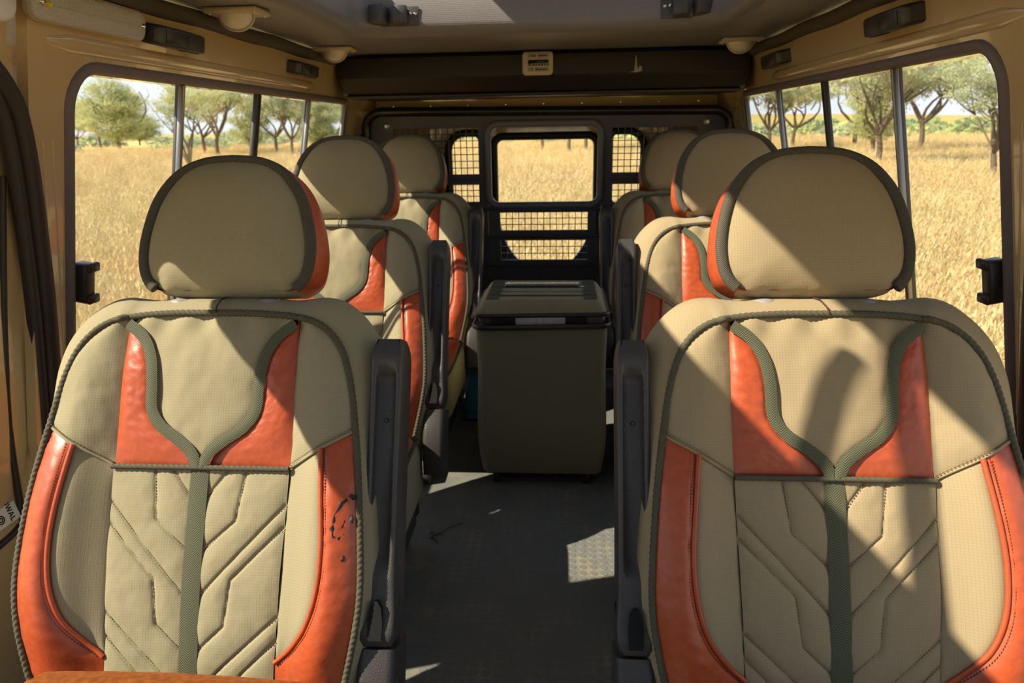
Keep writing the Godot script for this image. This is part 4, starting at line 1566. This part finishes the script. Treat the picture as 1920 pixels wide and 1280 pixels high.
	part("clear_pocket", surface(func(a, t): return sheet.call(lerpf(-0.03, 1.03, a), lerpf(-0.1, 1.1, t), 0.004), 30, 6, Vector3(0, 1, 0)), M.clear_film, f)
	var zp := []
	for i in 20:
		zp.append(top.call(lerpf(-0.62, 0.62, i / 19.0), 0.615) + Vector3(0, 0.004, 0))
	part("pocket_zip", tubemesh(zp, 0.0045, 6), M.plastic_smooth, f)
	st = tool()
	box(st, top.call(0.66, 0.60) + Vector3(0, 0.008, 0), Vector3(0.035, 0.003, 0.010), 0.001)
	part("zip_puller", done(st), M.chrome, f)
	for x in [-0.165, 0.165]:
		for z in [-0.15, 0.165]:
			st = tool()
			disc(st, Vector3(x - 0.014, 0.024, z), Vector3(1, 0, 0), [Vector2(0.014, 0), Vector2(0.024, 0.002), Vector2(0.024, 0.026), Vector2(0.014, 0.028)], 14)
			part("caster", done(st), M.rubber_black, f)
	part("base_tray", boxmesh(Vector3(0.40, 0.012, 0.36), 0.003, false, Vector3(0, 0.042, 0)), M.plastic_smooth, f)


# ------------------------------------------------------------------ small fittings
func fittings() -> void:
	var st: SurfaceTool
	# grab handles above the windows
	for side in [-1.0, 1.0]:
		for k in 2:
			var z: float = [-1.635, -2.445][k] if side < 0 else [-1.66, -2.50][k]
			var h: Node3D = thing("grab_handle", "black grab handle above the %s window, %s" % ["lamp-side" if side < 0 else "plain-side", "next to the ribbed lamp" if k == 0 else "near the air conditioner"], "handle", Vector3(side * wx(1.455), 1.457, z), "grab handles")
			h.set_meta("label", "black grab handle %s, on the side %s the ribbed lamp" % ["above the first row" if k == 0 else "near the air conditioner", "with" if side < 0 else "without"])
			h.rotation.z = side * 0.207
			var rings := []
			for e in [[0.110, 0.030, 0.015], [0.107, 0.040, 0.019], [0.098, 0.046, 0.021], [-0.02, 0.047, 0.021], [-0.075, 0.043, 0.020], [-0.096, 0.036, 0.019], [-0.107, 0.022, 0.017], [-0.110, 0.010, 0.014]]:
				var ring := []
				for q in rounded(0.0, e[1], -e[2], e[2], [0.006, 0.006, 0.002, 0.002], 3):
					ring.append(Vector3(-side * q.x, q.y, e[0]))
				rings.append(ring)
			st = tool()
			loft(st, rings)
			part("grip", done(st), M.plastic_smooth, h)
			part("cover_cap", boxmesh(Vector3(0.003, 0.027, 0.092), 0.001), M.plastic_smooth, h, Transform3D(Basis(), Vector3(-side * 0.0472, 0, 0.046)))
			part("finger_recess", boxmesh(Vector3(0.024, 0.004, 0.050), 0.001), M.hole, h, Transform3D(Basis(), Vector3(-side * 0.024, -0.0205, -0.045)))
	# ribbed lamp
	var lamp: Node3D = thing("ribbed_lamp", "long unlit lamp with a ribbed clear cover above the door pillar", "lamp", Vector3(-wx(1.462) + 0.004, 1.464, -1.352))
	lamp.rotation.z = -0.207
	st = tool()
	var plate := rounded(-0.165, 0.165, -0.030, 0.030, 0.02, 5)
	slab(st, plate, 0.008, func(x, y, d): return Vector3(d, y, x), Vector3(-1, 0, 0))
	part("base", done(st), M.cream_plastic, lamp)
	var rows := []
	for e in [[0.0, 0.006], [0.0, 0.012], [-0.002, 0.0145], [-0.006, 0.016], [-0.015, 0.0165], [-0.0277, 0.017]]:
		var row := []
		for p in rounded(-0.163 - e[0], 0.163 + e[0], -0.028 - e[0], 0.028 + e[0], maxf(0.001, 0.019 + e[0]), 5):
			row.append(Vector3(e[1], p.y, p.x))
		rows.append(row)
	st = tool()
	grid(st, rows, Vector3.ZERO, true)
	part("diffuser", done(st), M.ribbed_lens, lamp)
	for e in [-0.150, 0.142]:
		st = tool()
		disc(st, Vector3(0.016, 0.002, e), Vector3(1, 0, 0), [Vector2(0.006, 0), Vector2(0.005, 0.004), Vector2(0.002, 0.006)], 10)
		part("screw", done(st), M.chrome, lamp)
	st = tool()
	disc(st, Vector3(0.016, 0.000, 0.131), Vector3(1, 0, 0), [Vector2(0.005, 0), Vector2(0.005, 0.006), Vector2(0.003, 0.009)], 10)
	part("yellow_plug", done(st), M.yellow, lamp)
	# white cap at the top of the door pillar
	st = tool()
	disc(st, Vector3(-wx(1.45) + 0.0, 1.462, -1.118), Vector3(0.98, 0.2, 0), [Vector2(0.045, 0), Vector2(0.044, 0.012), Vector2(0.036, 0.020), Vector2(0.01, 0.022)], 20)
	solo("pillar_cap", done(st), M.white, "round white plastic cap above the thick black door seal", "cap")
	# half-round reading lamps in the headlining
	for e in [[-0.70, -1.765, "above the front row, ribbed-lamp side"], [-0.715, -2.56, "ahead of the air conditioner, ribbed-lamp side"], [0.70, -2.60, "ahead of the air conditioner, side without ribbed lamp"]]:
		var l: Node3D = thing("reading_lamp", "cream half-round reading lamp in the headlining " + e[2], "lamp", Vector3(e[0], 1.534, e[1]), "reading lamps")
		l.rotation.y = -0.0 if e[0] < 0 else 0.0
		part("base", boxmesh(Vector3(0.135, 0.014, 0.088), 0.005, false, Vector3(0, -0.007, 0)), M.cream_plastic, l)
		rows = []
		for i in 9:
			var a := PI * i / 8.0
			var row := []
			for k in 9:
				var b := PI * k / 8.0
				var r := sin(b) * 0.034
				row.append(Vector3(-0.002 - cos(a) * r * 1.25, -0.013 - sin(a) * r, -cos(b) * 0.032))
			rows.append(row)
		st = tool()
		grid(st, rows, Vector3.ZERO)
		part("lens", done(st), M.lens, l)
		var ring := []
		for i in 13:
			var a := PI * i / 12.0
			ring.append(Vector3(-0.002 - cos(a) * 0.044, -0.013 - sin(a) * 0.036, 0.0))
		part("rim", tubemesh(ring, 0.0028, 6), M.cream_plastic, l)
		for q in [Vector2(-0.055, 0.03), Vector2(0.055, 0.03), Vector2(-0.055, -0.03), Vector2(0.055, -0.03)]:
			st = tool()
			disc(st, Vector3(q.x, -0.014, q.y), Vector3(0, -1, 0), [Vector2(0.004, 0), Vector2(0.0035, 0.002)], 8)
			part("screw", done(st), M.zinc, l)
	# blue water pack on the floor beside the fridge
	var pack: Node3D = thing("water_pack", "blue film wrapped pack on the floor beside the fridge", "pack", Vector3(-0.26, 0, -2.92))
	st = tool()
	var rings := []
	for i in 9:
		var t := i / 8.0
		var ring := []
		for p in rounded(-0.085, 0.085, -0.11, 0.11, 0.03, 4):
			var g := 1.0 - 0.12 * pow(t, 4.0) + 0.02 * sin(i * 2.0 + p.x * 60.0)
			ring.append(Vector3(p.x * g, 0.012 + t * 0.13, p.y * g))
		rings.append(ring)
	loft(st, rings)
	part("film", done(st), M.blue_film, pack)
	part("tray", boxmesh(Vector3(0.185, 0.012, 0.235), 0.004, false, Vector3(0, 0.006, 0)), M.plastic_smooth, pack)
	# a dry twig
	st = tool()
	tube(st, dense([Vector3(-0.322, 0.004, -1.895), Vector3(-0.300, 0.006, -1.905), Vector3(-0.268, 0.004, -1.945), Vector3(-0.235, 0.004, -1.968)], 4), 0.0014, 5)
	for e in [[-0.330, -1.878, 0.4], [-0.322, -1.912, 2.0], [-0.308, -1.868, 1.1], [-0.315, -1.890, -0.6]]:
		tube(st, [Vector3(e[0], 0.003, e[1]), Vector3(e[0] + cos(e[2]) * 0.011, 0.008, e[1] + sin(e[2]) * 0.011), Vector3(e[0] + cos(e[2]) * 0.024, 0.004, e[1] + sin(e[2]) * 0.024)], [0.001, 0.0035, 0.0008], 5)
	solo("dry_twig", done(st), M.twig, "small dry twig with seed heads on the rubber floor", "twig")


# ------------------------------------------------------------------ the savanna outside
func outside() -> void:
	var st := tool()
	var rows := []
	var radii := [0.0, 6.0, 14.0, 30.0, 60.0, 120.0, 240.0, 480.0, 900.0]
	for r in radii:
		var row := []
		for k in 48:
			var a := TAU * k / 48
			row.append(Vector3(cos(a) * maxf(r, 0.01), GROUND, sin(a) * maxf(r, 0.01)))
		rows.append(row)
	grid(st, rows, Vector3.UP, true)
	solo("ground", done(st), M.soil, "dry golden savanna ground stretching to the horizon", "ground", "", "structure")
	# far low rise
	st = tool()
	rows = []
	for i in 5:
		var t := i / 4.0
		var row := []
		for k in 61:
			var a := lerpf(-1.5, 1.5, k / 60.0)
			var r := lerpf(520.0, 760.0, t)
			var h := (7.0 + 5.0 * sin(a * 3.1 + 0.6) + 3.0 * sin(a * 7.7)) * sin(t * PI / 2)
			row.append(Vector3(sin(a) * r, GROUND - 0.2 + maxf(h, 0.0), -cos(a) * r))
		rows.append(row)
	grid(st, rows, Vector3.UP)
	solo("hills", done(st), M.hill, "low hazy wooded rise on the horizon", "hills", "", "structure")
	grasses()
	trees()

func grasses() -> void:
	rng.seed = 2024
	var tufts := []
	for kind in 3:
		var st := tool()
		for i in 46:
			var a := rng.randf() * TAU
			var foot := Vector3(cos(a), 0, sin(a)) * rng.randf() * 0.22
			var lean := Vector3(cos(a + rng.randf_range(-0.8, 0.8)), 0, sin(a)) * rng.randf_range(0.05, 0.30)
			var h := rng.randf_range(0.30, 0.62)
			var w := Vector3(-sin(a), 0, cos(a)) * rng.randf_range(0.0018, 0.0042)
			var mid := foot + lean * 0.35 + Vector3(0, h * 0.6, 0)
			var tip := foot + lean + Vector3(0, h * rng.randf_range(0.85, 1.0), 0)
			st.set_smooth_group(0)
			quad(st, foot - w, mid - w * 0.8, mid + w * 0.8, foot + w)
			tri(st, mid - w * 0.8, tip, mid + w * 0.8)
			if i % 4 == 0:
				var d := (tip - mid).normalized() * 0.06
				quad(st, tip - w * 1.6, tip + d * 0.4 - w, tip + d, tip + w * 1.6)
		tufts.append(done(st))
	var tints := [Color(0.61, 0.45, 0.21), Color(0.67, 0.52, 0.26), Color(0.58, 0.43, 0.19), Color(0.70, 0.57, 0.31), Color(0.54, 0.47, 0.22)]
	for kind in 3:
		var mm := MultiMesh.new()
		mm.transform_format = MultiMesh.TRANSFORM_3D
		mm.use_colors = true
		mm.mesh = tufts[kind]
		mm.instance_count = 40000
		for i in mm.instance_count:
			var r := exp(rng.randf_range(log(3.4), log(130.0)))
			var a := rng.randf_range(-1.25, 1.25)
			var s := rng.randf_range(0.7, 1.25) * (1.0 + r * 0.006)
			var b := Basis(Vector3.UP, rng.randf() * TAU).scaled(Vector3(s * (1.0 + r * 0.012), s * rng.randf_range(0.7, 1.1), s * (1.0 + r * 0.012)))
			mm.set_instance_transform(i, Transform3D(b, Vector3(sin(a) * r, GROUND, -cos(a) * r)))
			var c: Color = tints[rng.randi() % 5]
			mm.set_instance_color(i, Color(c.r, c.g, c.b) * rng.randf_range(0.85, 1.1))
		var o := MultiMeshInstance3D.new()
		o.name = numbered("dry_grass")
		o.multimesh = mm
		o.material_override = M.grass
		add_child(o)
		tag(o, "tall dry golden grass covering the savanna", "grass", "dry grass", "stuff")

func leaf_spray(n: int, size: float, flat: float) -> ArrayMesh:
	var st := tool()
	for i in n:
		var p := Vector3(rng.randfn(), rng.randfn() * flat, rng.randfn()) * 0.42
		var x := Vector3(rng.randfn(), rng.randfn(), rng.randfn()).normalized()
		var y := x.cross(Vector3(rng.randfn(), rng.randfn(), rng.randfn())).normalized()
		var s := size * rng.randf_range(0.6, 1.3)
		st.set_smooth_group(-1)
		quad(st, p - x * s, p + y * s * 0.45, p + x * s, p - y * s * 0.45)
	return done(st)

func limb(st: SurfaceTool, a: Vector3, b: Vector3, r0: float, r1: float, bend: float) -> void:
	var path := []
	var rad := []
	var side := Vector3(rng.randfn(), rng.randfn() * 0.3, rng.randfn()) * bend * a.distance_to(b)
	for i in 6:
		var t := i / 5.0
		path.append(a.lerp(b, t) + side * sin(t * PI))
		rad.append(lerpf(r0, r1, t))
	tube(st, path, rad, 7)

func tree(at: Vector3, h: float, r: float, style: int, label: String, lean := 0.0) -> void:
	var o: Node3D = thing(["acacia_tree", "bushy_tree", "bare_tree"][style], label, "tree", at, "trees on the savanna")
	var st := tool()
	var fork := h * (0.30 if style == 0 else 0.16)
	var top := Vector3(lean * h * 0.3, fork, 0)
	limb(st, Vector3(0, -0.1, 0), top, h * 0.030, h * 0.022, 0.06)
	var ends := []
	var n := 6 if style != 2 else 5
	for i in n:
		var a := TAU * (i + rng.randf() * 0.6) / n
		var out := r * rng.randf_range(0.45, 0.8)
		var e := Vector3(top.x + cos(a) * out, h * rng.randf_range(0.62, 0.84), sin(a) * out)
		limb(st, top, e, h * 0.017, h * 0.006, 0.14)
		ends.append(e)
		for k in 3:
			var f := e + Vector3(rng.randf_range(-1, 1) * r * 0.45, rng.randf_range(-0.05, 0.22) * h, rng.randf_range(-1, 1) * r * 0.45)
			limb(st, top.lerp(e, 0.65), f, h * 0.007, h * 0.002, 0.2)
			ends.append(f)
	part("trunk", done(st), M.bark, o)
	var mm := MultiMesh.new()
	mm.transform_format = MultiMesh.TRANSFORM_3D
	mm.mesh = K["spray"] if style != 2 else K["spray_thin"]
	var count := int([120, 210, 50][style])
	mm.instance_count = count
	for i in count:
		var p: Vector3
		if style == 0:
			var e: Vector3 = ends[rng.randi() % ends.size()]
			p = e + Vector3(rng.randfn() * r * 0.26, rng.randfn() * h * 0.055 + h * 0.03, rng.randfn() * r * 0.26)
		elif style == 1:
			var d := Vector3(rng.randfn(), rng.randfn(), rng.randfn()).normalized() * pow(rng.randf(), 0.4)
			p = Vector3(top.x + d.x * r * (0.9 + 0.25 * sin(d.y * 9.0)), h * 0.56 + d.y * h * 0.42, d.z * r)
		else:
			var e: Vector3 = ends[rng.randi() % ends.size()]
			p = e + Vector3(rng.randfn() * r * 0.16, rng.randfn() * h * 0.03, rng.randfn() * r * 0.16)
		var s := r * rng.randf_range(0.16, 0.30)
		mm.set_instance_transform(i, Transform3D(Basis(Vector3.UP, rng.randf() * TAU).scaled(Vector3(s, s * 0.75, s)), p))
	var f := MultiMeshInstance3D.new()
	f.name = "foliage"
	f.multimesh = mm
	f.material_override = M[["leaf_dull", "leaf_yellow", "leaf_green"][(style + (1 if h > 6.5 and style == 0 else 0)) % 3]]
	f.set_meta("kind", "stuff")
	o.add_child(f, true)

func trees() -> void:
	rng.seed = 808
	K["spray"] = leaf_spray(150, 0.135, 0.7)
	K["spray_thin"] = leaf_spray(60, 0.13, 0.7)
	var list := [
		[-118.1, -166.2, 6.8, 3.5, 0, "slim far acacia at the front edge of the lamp-side view"], [-97.4, -144.0, 9.0, 5.8, 0, "flat-topped acacia among the far trees on the lamp side"],
		[-82.7, -127.7, 13.0, 6.5, 1, "tall bushy tree rising above the far trees on the lamp side"], [-21.4, -37.1, 4.6, 1.5, 2, "thin leaning tree with few leaves on the lamp side"],
		[-133.8, -217.1, 9.5, 7.0, 1, "distant round tree behind the tall bushy one"], [-38.4, -74.0, 6.9, 3.2, 0, "acacia with forked trunk seen through the second lamp-side pane"],
		[-33.1, -66.6, 7.0, 3.0, 0, "dark trunked acacia in the middle of the second lamp-side pane"], [-37.0, -83.0, 6.9, 2.6, 1, "leafy tree behind the dark trunked acacia"],
		[-29.6, -72.1, 6.6, 3.0, 0, "spreading acacia seen through the third lamp-side pane"], [-24.6, -63.6, 5.9, 2.2, 0, "small acacia beside the spreading one in the third pane"],
		[-27.6, -79.5, 6.4, 2.6, 1, "bushy tree seen through the last lamp-side pane"], [-29.7, -92.0, 6.6, 2.8, 0, "acacia behind the bushy tree of the last lamp-side pane"],
		[15.1, -25.8, 4.0, 1.5, 0, "young acacia with slim trunks standing alone in the grass"], [16.1, -37.3, 5.6, 2.3, 0, "broad acacia filling the second pane on the side without a lamp"],
		[26.8, -55.3, 7.4, 3.4, 0, "tall acacia with a wide crown reaching over the young one"], [26.3, -47.2, 4.2, 1.5, 2, "sparse pale tree beside the young acacia"],
		[17.0, -59.6, 6.2, 2.5, 0, "acacia seen through the last pane on the side without a lamp"], [21.3, -66.8, 6.6, 2.8, 0, "wide branching acacia seen through the third pane without lamp"],
		[26.2, -65.5, 7.3, 2.4, 0, "slender acacia behind the broad one"], [21.4, -50.4, 6.2, 2.0, 1, "green bushy tree beside the broad acacia"],
		[-2.1, -71.3, 6.9, 2.3, 0, "dark acacia trunk seen through the rear window"], [0.8, -61.4, 6.6, 1.8, 0, "straight acacia in the middle of the rear view"],
		[2.3, -66.2, 7.4, 2.3, 0, "twin acacia standing close to another behind the rear window"], [3.9, -76.0, 8.4, 2.5, 0, "second acacia of the close pair behind the rear window"],
		[-6.9, -126.5, 8.9, 4.5, 0, "far acacia at the edge of the rear view"],
	]
	for e in list:
		tree(Vector3(e[0], GROUND, e[1]), e[2], e[3], e[4], e[5], 0.9 if e[4] == 2 else 0.0)
	# low bushes far off
	var shapes := []
	for k in 3:
		var st := tool()
		for i in 260:
			var d := Vector3(rng.randfn(), absf(rng.randfn()), rng.randfn()).normalized() * pow(rng.randf(), 0.35)
			var p := Vector3(d.x, d.y * 0.75, d.z)
			var x := Vector3(rng.randfn(), rng.randfn(), rng.randfn()).normalized()
			var y := x.cross(Vector3(rng.randfn(), rng.randfn(), rng.randfn())).normalized()
			st.set_smooth_group(-1)
			quad(st, p - x * 0.13, p + y * 0.09, p + x * 0.13, p - y * 0.09)
		shapes.append(done(st))
	var placed := []
	var tries := 0
	while placed.size() < 150 and tries < 5000:
		tries += 1
		var a := rng.randf_range(-1.15, 1.15)
		var d := rng.randf_range(105.0, 300.0)
		var s := rng.randf_range(1.8, 4.2) * (0.6 + d / 260.0)
		var at := Vector3(sin(a) * d, GROUND, -cos(a) * d)
		var free := true
		for q in placed:
			if Vector2(q[0].x - at.x, q[0].z - at.z).length() < (q[1] + s) * 2.4:
				free = false
		for e in list:
			if Vector2(e[0] - at.x, e[1] - at.z).length() < s * 2.4 + e[3] * 1.5:
				free = false
		if not free:
			continue
		var i := placed.size()
		placed.append([at, s])
		solo("far_bush", shapes[i % 3], M[["leaf_dull", "leaf_green", "leaf_yellow"][i % 3]], "round far bush in the belt of scrub on the horizon", "bush", "far bushes along the horizon", "", Transform3D(Basis(Vector3.UP, rng.randf() * TAU).scaled(Vector3(s * 1.4, s, s * 1.4)), at))
